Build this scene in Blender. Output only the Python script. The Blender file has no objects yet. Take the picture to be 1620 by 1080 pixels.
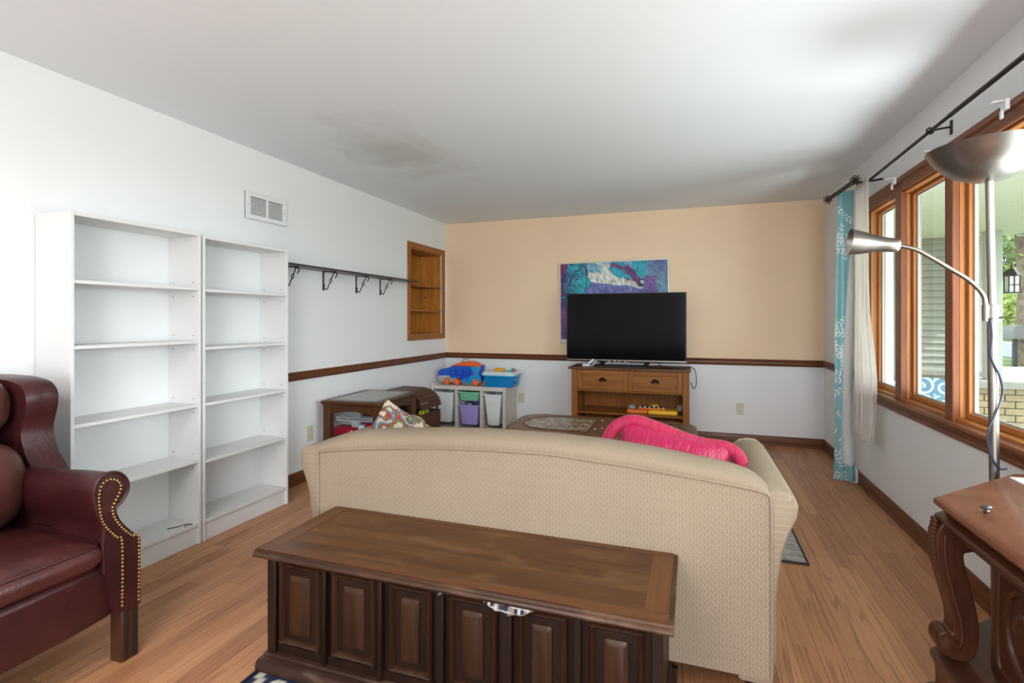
import bpy, bmesh, math, random
from mathutils import Vector, Matrix, noise
R = math.radians
sc = bpy.context.scene
col = sc.collection

# ------------------------------------------------------------------ camera, sky, sun, added daylight and fill lamps, exposure
cam_d = bpy.data.cameras.new('camera'); cam = bpy.data.objects.new('camera', cam_d); col.objects.link(cam)
cam.location = (0, 0, 1.2587)
cam.rotation_euler = (R(90), 0, R(19.111))
cam_d.sensor_width = 36.0
cam_d.lens = 819.19 / 1620 * 36.0
cam_d.shift_y = -(540 - 505.95) / 1620
cam_d.clip_start = 0.05; cam_d.clip_end = 300
sc.camera = cam

world = bpy.data.worlds.new('sky'); sc.world = world; world.use_nodes = True
wn = world.node_tree.nodes; wl = world.node_tree.links
wn['Background'].inputs['Color'].default_value = (0.86, 0.93, 1.0, 1)
wn['Background'].inputs['Strength'].default_value = 3.4

def light(name, kind, loc, rot, power, size=None, color=(1, 1, 1)):
    d = bpy.data.lights.new(name, kind); o = bpy.data.objects.new(name, d); col.objects.link(o)
    o.location = loc; o.rotation_euler = rot; d.energy = power; d.color = color
    if kind == 'AREA':
        d.shape = 'RECTANGLE'; d.size, d.size_y = size
    return o
sun = light('sun', 'SUN', (8, 0, 12), (R(38), 0, R(70)), 3.2, color=(1, .96, .88)); sun.data.angle = R(1)
# added lamps outside the big window for daylight; added fills behind the viewer
def aim(d): return Vector(d).to_track_quat('-Z', 'Y').to_euler()
light('window_daylight_fill', 'AREA', (1.58, 1.70, 1.40), aim((-1, .12, .02)), 30, (2.2, 1.25), (0.94, 0.97, 1.0))  # added area lamp outside the near panes, stands in for daylight
light('ground_bounce_fill', 'AREA', (2.15, 2.65, .42), aim((-1, .7, .72)), 40, (1.7, .8), (0.94, 0.97, 1.0))  # added lamp low outside the window, in place of assumed ground bounce
light('rear_fill', 'AREA', (0.62, -2.55, 1.45), aim((-.12, 1, .20)), 72, (1.1, 1.6), (0.95, 0.975, 1.0))  # added fill lamp behind the viewer, brightens the far end
light('overhead_fill', 'AREA', (-1.1, -.9, 2.39), (0, 0, 0), 44, (1.1, 1.1), (1.0, 0.99, 0.97))  # added overhead fill out of view, no fixture there
sc.view_settings.view_transform = 'Standard'; sc.view_settings.look = 'None'
sc.view_settings.exposure = 0.55; sc.view_settings.gamma = 1.0; sc.view_settings.use_curve_mapping = False

# ------------------------------------------------------------------ mesh helpers
class MB:
    def __init__(s): s.v = []; s.f = []; s.m = []
    def add(s, verts, faces, mi=0):
        o = len(s.v); s.v += [tuple(p) for p in verts]
        for f in faces: s.f.append(tuple(i + o for i in f)); s.m.append(mi)
        return s
    def box(s, x0, x1, y0, y1, z0, z1, mi=0):
        return s.add([(x0,y0,z0),(x1,y0,z0),(x1,y1,z0),(x0,y1,z0),(x0,y0,z1),(x1,y0,z1),(x1,y1,z1),(x0,y1,z1)],
            [(3,2,1,0),(4,5,6,7),(0,1,5,4),(1,2,6,5),(2,3,7,6),(3,0,4,7)], mi)
    def prism(s, poly, axis, a, b, mi=0):
        n = len(poly)
        def P(p, t):
            if axis == 'x': return (t, p[0], p[1])
            if axis == 'y': return (p[0], t, p[1])
            return (p[0], p[1], t)
        vs = [P(p, a) for p in poly] + [P(p, b) for p in poly]
        fs = [tuple(range(n)), tuple(range(2*n-1, n-1, -1))]
        fs += [(i, i+n, (i+1) % n + n, (i+1) % n) for i in range(n)]
        return s.add(vs, fs, mi)
    def rings(s, rings, closed=True, cap=True, mi=0, loop=False):
        n = len(rings[0]); vs = [p for r in rings for p in r]; fs = []
        m = len(rings)
        for i in range(m if loop else m-1):
            j2 = (i+1) % m
            for j in range(n if closed else n-1):
                k = (j+1) % n
                fs.append((i*n+j, i*n+k, j2*n+k, j2*n+j))
        if cap and not loop:
            fs.append(tuple(range(n-1, -1, -1))); fs.append(tuple((m-1)*n + j for j in range(n)))
        return s.add(vs, fs, mi)
    def tube(s, path, r, n=10, cap=True, mi=0, loop=False):
        P = [Vector(p) for p in path]; m = len(P)
        rs = r if isinstance(r, (list, tuple)) else [r]*m
        out = []; up = None
        for i in range(m):
            if loop: t = P[(i+1) % m] - P[i-1]
            else: t = P[min(i+1, m-1)] - P[max(i-1, 0)]
            t = t.normalized() if t.length > 1e-9 else Vector((0,0,1))
            if up is None:
                up = Vector((0,0,1)) if abs(t.z) < .9 else Vector((1,0,0))
            a = up - t * up.dot(t)
            if a.length < 1e-6: a = t.orthogonal()
            a.normalize(); b = t.cross(a); up = a
            out.append([P[i] + (a*math.cos(2*math.pi*j/n) + b*math.sin(2*math.pi*j/n))*rs[i] for j in range(n)])
        return s.rings(out, True, cap, mi, loop)
    def lathe(s, prof, c=(0,0,0), n=20, axis='z', mi=0, cap=True, mat=None):
        out = []
        for r, h in prof:
            ring = []
            for j in range(n):
                a = 2*math.pi*j/n; x, y = r*math.cos(a), r*math.sin(a)
                p = {'z': (x, y, h), 'x': (h, x, y), 'y': (y, h, x)}[axis]
                p = Vector(p)
                if mat is not None: p = mat @ p
                ring.append(p + Vector(c))
            out.append(ring)
        return s.rings(out, True, cap, mi)
    def ball(s, c, rx, ry=None, rz=None, n=12, m=8, mi=0):
        ry = ry or rx; rz = rz or rx
        out = []
        for i in range(m+1):
            t = math.pi*(i/m); t = min(max(t, .02), math.pi-.02)
            out.append([(c[0]+rx*math.sin(t)*math.cos(2*math.pi*j/n), c[1]+ry*math.sin(t)*math.sin(2*math.pi*j/n), c[2]-rz*math.cos(t)) for j in range(n)])
        return s.rings(out, True, True, mi)
    def grid(s, fn, nu, nv, mi=0):
        vs = [fn(i/nu, j/nv) for j in range(nv+1) for i in range(nu+1)]
        fs = [(j*(nu+1)+i, j*(nu+1)+i+1, (j+1)*(nu+1)+i+1, (j+1)*(nu+1)+i) for j in range(nv) for i in range(nu)]
        return s.add(vs, fs, mi)
    def xf(s, M):
        s.v = [tuple(M @ Vector(p)) for p in s.v]; return s
    def build(s, name, mats, parent=None, bevel=0, seg=2, smooth=None, subsurf=0, solid=0, angle=38, colfn=None, label=None, kind=None):
        me = bpy.data.meshes.new(name); me.from_pydata(s.v, [], s.f)
        if not isinstance(mats, (list, tuple)): mats = [mats]
        for m in mats: me.materials.append(m)
        if len(mats) > 1: me.polygons.foreach_set('material_index', s.m)
        bm = bmesh.new(); bm.from_mesh(me); bmesh.ops.recalc_face_normals(bm, faces=bm.faces)
        sm = smooth if smooth is not None else True
        for f in bm.faces: f.smooth = sm
        if sm:
            for e in bm.edges:
                if len(e.link_faces) == 2 and e.calc_face_angle(0) > R(angle): e.smooth = False
        bm.to_mesh(me); bm.free()
        if colfn:
            at = me.color_attributes.new('Col', 'FLOAT_COLOR', 'POINT')
            for i, v in enumerate(me.vertices):
                c = colfn(v.co); at.data[i].color = (c[0], c[1], c[2], 1)
        o = bpy.data.objects.new(name, me); col.objects.link(o)
        if parent is not None: o.parent = parent
        if solid:
            md = o.modifiers.new('solid', 'SOLIDIFY'); md.thickness = solid; md.offset = 0
        if bevel:
            md = o.modifiers.new('bevel', 'BEVEL'); md.width = bevel; md.segments = seg; md.limit_method = 'ANGLE'; md.angle_limit = R(35)
        if subsurf:
            md = o.modifiers.new('sub', 'SUBSURF'); md.levels = subsurf; md.render_levels = subsurf
        if label: o['label'] = label
        if kind: o['kind'] = kind
        return o

def tag(o, label=None, cat=None, group=None, kind=None):
    if label: o['label'] = label
    if cat: o['category'] = cat
    if group: o['group'] = group
    if kind: o['kind'] = kind
    return o
def thing(name, label, cat, loc=(0,0,0), rz=0, group=None):
    o = bpy.data.objects.new(name, None); col.objects.link(o); o.empty_display_size = .1
    o.location = loc; o.rotation_euler = (0,0,rz)
    return tag(o, label, cat, group)
def B(*a): return MB().box(*a)
def rrect(x0, x1, y0, y1, r, n=5):
    pts = []
    for cx, cy, a0 in ((x1-r, y1-r, 0), (x0+r, y1-r, 90), (x0+r, y0+r, 180), (x1-r, y0+r, 270)):
        for i in range(n+1):
            a = R(a0 + 90*i/n); pts.append((cx + r*math.cos(a), cy + r*math.sin(a)))
    return pts
def smoothstep(a, b, x):
    t = min(max((x-a)/(b-a), 0), 1); return t*t*(3-2*t)
def lerp(a, b, t): return tuple(x+(y-x)*t for x, y in zip(a, b))
def interp(pts, x):
    if x <= pts[0][0]: return pts[0][1]
    for (x0, y0), (x1, y1) in zip(pts, pts[1:]):
        if x <= x1: return y0 + (y1-y0)*(x-x0)/(x1-x0)
    return pts[-1][1]
def catmull(pts, k=6, loop=False):
    P = [Vector(p) for p in pts]; out = []; n = len(P)
    for i in range(n if loop else n-1):
        if loop: a, b, c, d = P[i-1], P[i], P[(i+1) % n], P[(i+2) % n]
        else: a, b, c, d = P[max(i-1,0)], P[i], P[i+1], P[min(i+2,n-1)]
        for j in range(k):
            t = j/k
            out.append(.5*((2*b)+(c-a)*t+(2*a-5*b+4*c-d)*t*t+(3*b-a-3*c+d)*t**3))
    if not loop: out.append(P[-1])
    return out
def nz(x, y, z=0): return noise.noise(Vector((x, y, z)))

# ------------------------------------------------------------------ materials
def newmat(name):
    m = bpy.data.materials.new(name); m.use_nodes = True
    nt = m.node_tree; b = nt.nodes['Principled BSDF']
    return m, nt.nodes, nt.links, b
def setp(b, rough=.5, metal=0, spec=.5, coat=0):
    b.inputs['Roughness'].default_value = rough; b.inputs['Metallic'].default_value = metal
    b.inputs['Specular IOR Level'].default_value = spec
    if coat: b.inputs['Coat Weight'].default_value = coat; b.inputs['Coat Roughness'].default_value = .15
def ramp(N, stops):
    r = N.new('ShaderNodeValToRGB'); e = r.color_ramp.elements
    while len(e) < len(stops): e.new(.5)
    for i, (p, c) in enumerate(stops): e[i].position = p; e[i].color = (*c, 1)
    return r
def coords(N, L, scale=(1,1,1), kind='Object'):
    t = N.new('ShaderNodeTexCoord'); mp = N.new('ShaderNodeMapping'); mp.inputs['Scale'].default_value = scale
    L.new(t.outputs[kind], mp.inputs['Vector']); return mp
def tex(N, L, vec, scale, detail=4, rough=.55, dist=0):
    n = N.new('ShaderNodeTexNoise'); n.inputs['Scale'].default_value = scale; n.inputs['Detail'].default_value = detail
    n.inputs['Roughness'].default_value = rough; n.inputs['Distortion'].default_value = dist
    L.new(vec, n.inputs['Vector']); return n
def bump(N, L, b, h, strength, dist=.01):
    bp = N.new('ShaderNodeBump'); bp.inputs['Strength'].default_value = strength; bp.inputs['Distance'].default_value = dist
    L.new(h, bp.inputs['Height']); L.new(bp.outputs['Normal'], b.inputs['Normal'])
def plain(name, c, rough=.5, metal=0, spec=.5, coat=0, var=.06, vs=6, bmp=0, bs=80):
    m, N, L, b = newmat(name); setp(b, rough, metal, spec, coat)
    mp = coords(N, L); n = tex(N, L, mp.outputs[0], vs, 4)
    c2 = tuple(min(x*(1+var), 1) for x in c); c1 = tuple(x*(1-var) for x in c)
    r = ramp(N, [(.3, c1), (.7, c2)]); L.new(n.outputs['Fac'], r.inputs['Fac']); L.new(r.outputs['Color'], b.inputs['Base Color'])
    if bmp:
        n2 = tex(N, L, mp.outputs[0], bs, 3); bump(N, L, b, n2.outputs['Fac'], bmp, .004)
    return m
def wood(name, dark, light_, axis='x', rough=.35, scale=1.0, coat=.06, mid=None, worn=None):
    m, N, L, b = newmat(name); setp(b, rough+.06, 0, .28, coat)
    s = {'x': (.9, 11, 11), 'y': (11, .9, 11), 'z': (11, 11, .9)}[axis]
    mp = coords(N, L, tuple(q*scale for q in s)); oi = N.new('ShaderNodeObjectInfo')
    ad = N.new('ShaderNodeVectorMath'); ad.operation = 'ADD'
    sc_ = N.new('ShaderNodeVectorMath'); sc_.operation = 'SCALE'; sc_.inputs['Scale'].default_value = 37
    cb = N.new('ShaderNodeCombineXYZ'); [L.new(oi.outputs['Random'], cb.inputs[i]) for i in range(3)]
    L.new(cb.outputs[0], sc_.inputs[0]); L.new(mp.outputs[0], ad.inputs[0]); L.new(sc_.outputs[0], ad.inputs[1])
    n = tex(N, L, ad.outputs[0], 1.6, 8, .62, 1.0)
    stops = [(.28, dark), (.72, light_)] if mid is None else [(.25, dark), (.5, mid), (.75, light_)]
    r = ramp(N, stops); L.new(n.outputs['Fac'], r.inputs['Fac'])
    out = r.outputs['Color']
    if worn:
        mp2 = coords(N, L, (1.6, 4, 4)); n3 = tex(N, L, mp2.outputs[0], 2.2, 6, .6, .6)
        r3 = ramp(N, [(.52, (0,0,0)), (.72, (1,1,1))]); L.new(n3.outputs['Fac'], r3.inputs['Fac'])
        mx = N.new('ShaderNodeMixRGB'); mx.inputs['Color2'].default_value = (*worn, 1)
        mu = N.new('ShaderNodeMath'); mu.operation = 'MULTIPLY'; mu.inputs[1].default_value = .55
        L.new(r3.outputs['Color'], mu.inputs[0]); L.new(mu.outputs[0], mx.inputs['Fac']); L.new(out, mx.inputs['Color1']); out = mx.outputs['Color']
    L.new(out, b.inputs['Base Color'])
    bump(N, L, b, n.outputs['Fac'], .12, .003)
    return m
def vcol(name, rough=.8, spec=.3, bmp=0, bs=150):
    m, N, L, b = newmat(name); setp(b, rough, 0, spec)
    a = N.new('ShaderNodeVertexColor'); a.layer_name = 'Col'; L.new(a.outputs['Color'], b.inputs['Base Color'])
    if bmp:
        mp = coords(N, L); n = tex(N, L, mp.outputs[0], bs, 3); bump(N, L, b, n.outputs['Fac'], bmp, .004)
    return m
def brushed(name, c, rough=.28):
    m, N, L, b = newmat(name); setp(b, rough, 1)
    mp = coords(N, L, (60, 60, 4)); n = tex(N, L, mp.outputs[0], 4, 3)
    r = ramp(N, [(.3, tuple(x*.86 for x in c)), (.7, c)]); L.new(n.outputs['Fac'], r.inputs['Fac']); L.new(r.outputs['Color'], b.inputs['Base Color'])
    return m
def glass(name):
    m, N, L, b = newmat(name); N.remove(b)
    tr = N.new('ShaderNodeBsdfTransparent'); tr.inputs['Color'].default_value = (.93, .965, .95, 1)
    gl = N.new('ShaderNodeBsdfGlossy'); gl.inputs['Roughness'].default_value = .02
    lw = N.new('ShaderNodeLayerWeight'); pw = N.new('ShaderNodeMath'); pw.operation = 'POWER'; pw.inputs[1].default_value = 5.0; L.new(lw.outputs['Facing'], pw.inputs[0])
    fr = N.new('ShaderNodeMath'); fr.operation = 'MULTIPLY_ADD'; fr.inputs[1].default_value = .45; fr.inputs[2].default_value = .015; L.new(pw.outputs[0], fr.inputs[0])
    mx = N.new('ShaderNodeMixShader'); L.new(fr.outputs[0], mx.inputs[0]); L.new(tr.outputs[0], mx.inputs[1]); L.new(gl.outputs[0], mx.inputs[2])
    L.new(mx.outputs[0], N['Material Output'].inputs['Surface']); return m

WHITE = plain('white_wall_paint', (.84, .85, .86), .55, var=.012, vs=3, bmp=.05, bs=120)
PEACH = plain('peach_wall_paint', (.88, .66, .45), .55, var=.025, vs=2.2, bmp=.05, bs=120)
def ceiling_mat():
    m, N, L, b = newmat('ceiling_paint'); setp(b, .7, 0, .3)
    t = N.new('ShaderNodeTexCoord')
    n = tex(N, L, t.outputs['Object'], 2.4, 7, .62, .8)
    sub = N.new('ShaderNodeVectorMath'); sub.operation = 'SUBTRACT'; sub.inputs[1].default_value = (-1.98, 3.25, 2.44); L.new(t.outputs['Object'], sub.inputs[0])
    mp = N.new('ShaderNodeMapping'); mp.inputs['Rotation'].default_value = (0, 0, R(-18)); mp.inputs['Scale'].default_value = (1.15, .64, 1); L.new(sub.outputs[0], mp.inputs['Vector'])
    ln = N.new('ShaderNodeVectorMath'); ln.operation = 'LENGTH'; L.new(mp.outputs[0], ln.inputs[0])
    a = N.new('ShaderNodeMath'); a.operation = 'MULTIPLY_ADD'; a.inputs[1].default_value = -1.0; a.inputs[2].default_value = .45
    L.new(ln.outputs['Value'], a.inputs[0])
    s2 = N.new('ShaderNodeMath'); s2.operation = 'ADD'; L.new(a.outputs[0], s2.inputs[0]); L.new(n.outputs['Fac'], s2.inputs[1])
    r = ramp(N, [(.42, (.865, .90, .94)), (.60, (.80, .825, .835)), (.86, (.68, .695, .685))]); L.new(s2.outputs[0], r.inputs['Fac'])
    L.new(r.outputs['Color'], b.inputs['Base Color'])
    n2 = tex(N, L, t.outputs['Object'], 90, 3); bump(N, L, b, n2.outputs['Fac'], .05, .004)
    return m
CEIL = ceiling_mat()
def oak_floor():
    m, N, L, b = newmat('oak_plank'); setp(b, .40, 0, .4, .10)
    g = N.new('ShaderNodeNewGeometry'); oi = N.new('ShaderNodeObjectInfo')
    cb = N.new('ShaderNodeCombineXYZ'); [L.new(oi.outputs['Random'], cb.inputs[i]) for i in range(3)]
    s_ = N.new('ShaderNodeVectorMath'); s_.operation = 'SCALE'; s_.inputs['Scale'].default_value = 61; L.new(cb.outputs[0], s_.inputs[0])
    ad = N.new('ShaderNodeVectorMath'); ad.operation = 'ADD'; L.new(g.outputs['Position'], ad.inputs[0]); L.new(s_.outputs[0], ad.inputs[1])
    mp = N.new('ShaderNodeMapping'); mp.inputs['Scale'].default_value = (13, .42, 13); L.new(ad.outputs[0], mp.inputs['Vector'])
    n1 = tex(N, L, mp.outputs[0], 1.1, 2, .5, .5)
    ws = N.new('ShaderNodeMath'); ws.operation = 'MULTIPLY'; ws.inputs[1].default_value = 62; L.new(n1.outputs['Fac'], ws.inputs[0])
    sn = N.new('ShaderNodeMath'); sn.operation = 'SINE'; L.new(ws.outputs[0], sn.inputs[0])
    rg = ramp(N, [(.55, (0,0,0)), (1, (.95,.95,.95))]); L.new(sn.outputs[0], rg.inputs['Fac'])
    mp2 = N.new('ShaderNodeMapping'); mp2.inputs['Scale'].default_value = (120, 4, 20); L.new(ad.outputs[0], mp2.inputs['Vector'])
    n2 = tex(N, L, mp2.outputs[0], 1, 4, .6)
    mu = N.new('ShaderNodeMath'); mu.operation = 'MULTIPLY'; L.new(rg.outputs['Color'], mu.inputs[0]); L.new(n2.outputs['Fac'], mu.inputs[1])
    m3 = N.new('ShaderNodeMath'); m3.operation = 'MULTIPLY'; m3.use_clamp = True; m3.inputs[1].default_value = .95; L.new(mu.outputs[0], m3.inputs[0]); mu = m3
    tone = ramp(N, [(0, (.37, .160, .074)), (.45, (.44, .200, .092)), (.8, (.54, .262, .124)), (1, (.39, .172, .078))]); L.new(oi.outputs['Random'], tone.inputs['Fac'])
    mx = N.new('ShaderNodeMixRGB'); mx.inputs['Color2'].default_value = (.115, .045, .020, 1)
    L.new(mu.outputs[0], mx.inputs['Fac']); L.new(tone.outputs['Color'], mx.inputs['Color1'])
    L.new(mx.outputs['Color'], b.inputs['Base Color'])
    bump(N, L, b, n2.outputs['Fac'], .06, .002)
    return m
OAK = oak_floor()
TRIM = wood('stained_trim_x', (.085, .026, .010), (.20, .072, .028), 'x', .35)
TRIMY = wood('stained_trim_y', (.085, .026, .010), (.20, .072, .028), 'y', .35)
WINW_Z = wood('window_wood_z', (.33, .108, .026), (.56, .225, .066), 'z', .35)
WINW_Y = wood('window_wood_y', (.33, .108, .026), (.56, .225, .066), 'y', .35)
WIND_Z = wood('window_wood_dark_z', (.125, .034, .012), (.26, .082, .027), 'z', .35)
WIND_Y = wood('window_wood_dark_y', (.125, .034, .012), (.27, .085, .028), 'y', .35)
PINE = wood('pine_board', (.32, .105, .012), (.64, .29, .055), 'z', .4, mid=(.48, .185, .030))
PINEY = wood('pine_frame', (.24, .075, .014), (.42, .155, .038), 'y', .4)
PINEZ = wood('pine_frame_z', (.24, .075, .014), (.42, .155, .038), 'z', .4)
MELA = plain('white_melamine', (.74, .745, .735), .4, var=.01, vs=5)
MELB = plain('white_backboard', (.77, .78, .785), .5, var=.01, vs=4)
BLACK = plain('black_iron', (.012, .012, .013), .45, var=.1)
BLKP = plain('black_plastic', (.015, .015, .017), .35, var=.1)
SHELFB = plain('dark_shelf_board', (.035, .036, .03), .35, var=.2, vs=12)
STEEL = brushed('brushed_nickel', (.36, .335, .31), .34)
WPLAS = plain('white_plastic', (.82, .83, .84), .35, var=.02)
IVORY = plain('ivory_plastic', (.66, .61, .47), .4, var=.02)
DARKV = plain('vent_dark', (.10, .10, .09), .8, var=.1)
GLASS = glass('window_glass')
BEAD = plain('pale_glazing_bead', (.42, .45, .44), .4, var=.02)

# ------------------------------------------------------------------ room shell
XL, XR, YB, YF, H = -2.866, 1.228, 5.786, -2.6, 2.44
def struct(o, name=None): return tag(o, kind='structure')

fl = struct(B(XL-.3, XR+.2, YF-.2, YB+.2, -.12, -.022).build('floor', plain('subfloor', (.03, .016, .01), .9)))
random.seed(11)
PW = .083; nrow = int((XR-XL)/PW)+1
rest = MB()
for i in range(nrow):
    x0 = XL + i*PW; x1 = min(x0+PW, XR)
    if x1-x0 < .01: continue
    y = YF + random.uniform(-.8, 0)
    while y < YB:
        ln = random.uniform(.65, 1.7); y1 = min(y+ln, YB); ya = max(y, YF)
        if y1 - ya > .02:
            g = .0004
            vs = [(x0+g,ya+g,-.022),(x1-g,ya+g,-.022),(x1-g,y1-g,-.022),(x0+g,y1-g,-.022),
                  (x0+g,ya+g,-.001),(x1-g,ya+g,-.001),(x1-g,y1-g,-.001),(x0+g,y1-g,-.001),
                  (x0+g*2.2,ya+g*2.2,0),(x1-g*2.2,ya+g*2.2,0),(x1-g*2.2,y1-g*2.2,0),(x0+g*2.2,y1-g*2.2,0)]
            fs = [(0,1,5,4),(1,2,6,5),(2,3,7,6),(3,0,4,7),(4,5,9,8),(5,6,10,9),(6,7,11,10),(7,4,8,11),(8,9,10,11)]
            if y1 > 1.05: MB().add(vs, fs).build('plank', OAK, fl, smooth=False)
            else: rest.add(vs, fs)
        y = y1
rest.build('plank_field', OAK, fl, smooth=False, kind='stuff')

struct(B(XL-.4, XR+.2, YF-.2, YB+.2, H, H+.15).build('ceiling', CEIL))
# left wall with the niche opening
NY0, NY1, NZ0, NZ1 = 4.915, 5.66, 1.095, 2.045
struct(MB().box(XL-.12, XL, YF-.2, NY0, 0, H).box(XL-.12, XL, NY1, YB+.12, 0, H).box(XL-.12, XL, NY0, NY1, 0, NZ0).box(XL-.12, XL, NY0, NY1, NZ1, H).build('wall_left', WHITE))
# back wall: white below the chair rail, peach above
struct(MB().box(XL, XR, YB, YB+.12, 0, .825, 0).box(XL, XR, YB, YB+.12, .825, H, 1).build('wall_back', [WHITE, PEACH]))
# right wall with the long window opening
WY0, WY1, WZ0, WZ1 = 0.02, 4.40, .765, 2.045
struct(MB().box(XR, XR+.14, YF-.2, WY0, 0, H).box(XR, XR+.14, WY1, YB+.12, 0, H).box(XR, XR+.14, WY0, WY1, 0, WZ0).box(XR, XR+.14, WY0, WY1, WZ1, H).build('wall_right', WHITE))
# unseen wall behind the viewer, its opening added to let light in
struct(MB().box(XL-.12, 0, YF-.12, YF, 0, H).box(1.2, XR+.14, YF-.12, YF, 0, H).box(0, 1.2, YF-.12, YF, 0, .6).box(0, 1.2, YF-.12, YF, 2.25, H).build('wall_front', WHITE))

def base_profile(): return [(0,0),(.028,0),(.028,.012),(.022,.02),(.014,.022),(.014,.078),(.009,.09),(0,.092)]
bp = base_profile()
struct(MB().prism([(XL+a, z) for a, z in bp], 'y', 2.86, YB).build('baseboard_left', TRIMY))
struct(MB().prism([(YB-a, z) for a, z in bp], 'x', XL, XR).build('baseboard_back', TRIM))
struct(MB().prism([(XR-a, z) for a, z in bp], 'y', YF, YB).build('baseboard_right', TRIMY))
rp = [(0,.794),(.012,.794),(.016,.806),(.026,.815),(.026,.836),(.016,.845),(.02,.852),(.012,.86),(0,.86)]
struct(MB().prism([(XL+a, z) for a, z in rp], 'y', 2.86, YB).build('trim_1', TRIMY))
struct(MB().prism([(YB-a, z) for a, z in rp], 'x', XL, XR).build('trim_2', TRIM))
struct(MB().prism([(XR-a, z) for a, z in rp], 'y', 4.485, YB).build('trim_3', TRIMY))

# ------------------------------------------------------------------ window
win = bpy.data.objects.new('window_1', None); col.objects.link(win); tag(win, kind='structure')
W = XR
hd = [(W-.022, 2.045),(W-.022,2.062),(W-.012,2.068),(W-.012,2.10),(W-.026,2.108),(W-.026,2.136),(W,2.138),(W,2.045)]
MB().prism(hd, 'y', WY0-.08, WY1+.08).build('head_casing', WIND_Y, win, bevel=.002)
ap = [(W,.678),(W-.014,.678),(W-.020,.69),(W-.014,.70),(W-.024,.722),(W-.018,.732),(W-.05,.738),(W-.056,.752),(W-.05,.765),(W,.765)]
MB().prism(ap, 'y', WY0-.1, WY1+.1).build('sill_apron', WIND_Y, win, bevel=.002)
B(W-.022, W, WY1, WY1+.085, .765, 2.045).build('side_casing', WIND_Z, win, bevel=.003)
B(W-.022, W, WY0-.085, WY0, .765, 2.045).build('side_casing', WIND_Z, win, bevel=.003)
B(W, W+.066, WY1-.012, WY1-.001, WZ0+.001, WZ1-.001).build('jamb', WINW_Z, win); B(W+.066, W+.092, WY1-.012, WY1-.001, WZ0+.001, WZ1-.001).build('outer_jamb', BEAD, win)
B(W, W+.066, WY0+.001, WY0+.012, WZ0+.001, WZ1-.001).build('jamb', WINW_Z, win); B(W+.066, W+.092, WY0+.001, WY0+.012, WZ0+.001, WZ1-.001).build('outer_jamb', BEAD, win)
B(W-.002, W+.066, WY0+.001, WY1-.001, WZ1-.012, WZ1-.001).build('head_jamb', WINW_Y, win); B(W+.066, W+.092, WY0+.013, WY1-.013, WZ1-.012, WZ1-.001).build('outer_head', BEAD, win)
B(W-.002, W+.066, WY0+.001, WY1-.001, WZ0+.001, WZ0+.012).build('stool', WINW_Y, win); B(W+.066, W+.092, WY0+.013, WY1-.013, WZ0+.001, WZ0+.012).build('outer_sill', BEAD, win)
for ya, yb in ((3.771, 3.859), (3.107, 3.186), (1.24, 1.32), (.58, .66)):
    # mullion: dark face to the room, stepped sides of lighter wood
    B(W-.02, W+.012, ya, yb, .74, 2.05).build('mullion_face', WIND_Z, win, bevel=.004)
    B(W+.012, W+.035, ya+.004, yb-.004, .777, 2.033).build('mullion_step', WINW_Z, win, bevel=.003)
    B(W+.035, W+.066, ya+.012, yb-.012, .777, 2.033).build('mullion_core', WINW_Z, win, bevel=.002)
    B(W+.066, W+.092, ya+.012, yb-.012, .777, 2.033).build('outer_mullion', BEAD, win, bevel=.002)
for ya, yb in ((3.859, 4.388), (3.186, 3.771), (1.32, 3.107), (.66, 1.24), (.032, .58)):
    y0, y1 = ya-.006, yb+.006
    s = bpy.data.objects.new('sash', None); col.objects.link(s); s.parent = win
    xa, xb, w = W+.04, W+.078, .026
    if yb == 4.388: y1 = yb
    if ya == .032: y0 = ya
    B(xa, xb, y0, y0+w, .778, 2.032).build('stile', WINW_Z, s, bevel=.003)
    B(xa, xb, y1-w, y1, .778, 2.032).build('stile', WINW_Z, s, bevel=.003)
    B(xa, xb, y0+w, y1-w, .778, .806).build('rail', WINW_Y, s, bevel=.003)
    B(xa, xb, y0+w, y1-w, 2.014, 2.032).build('rail', WINW_Y, s, bevel=.003)
    fr = MB()
    for a, b_, c, d in ((y0+w, y0+w+.012, .806, 2.014), (y1-w-.012, y1-w, .806, 2.014), (y0+w+.012, y1-w-.012, .806, .814), (y0+w+.012, y1-w-.012, 2.006, 2.014)):
        fr.box(W+.058, W+.07, a, b_, c, d)
    fr.build('glazing_bead', BEAD, s)
    B(W+.0625, W+.0655, y0+w+.001, y1-w-.001, .807, 2.013).build('pane', GLASS, s)
for y, lb in ((3.83, 'small white blind bracket over the narrow end pane'), (3.27, 'small white blind bracket beside the silver lamp bowl'), (2.62, 'small white blind bracket at the frame edge above lamp bowl')):
    t = thing('blind_bracket', lb, 'bracket', (W-.03, y, 2.10), group='blind brackets on the window head')
    B(-.012, .003, -.022, .022, 0, .045).build('plate', WPLAS, t, bevel=.003)
    B(-.05, -.008, -.012, .012, .036, .043).build('hook', WPLAS, t, bevel=.003)
    B(-.02, -.012, -.010, .010, -.03, .002).build('clip', WPLAS, t, bevel=.003)

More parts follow.
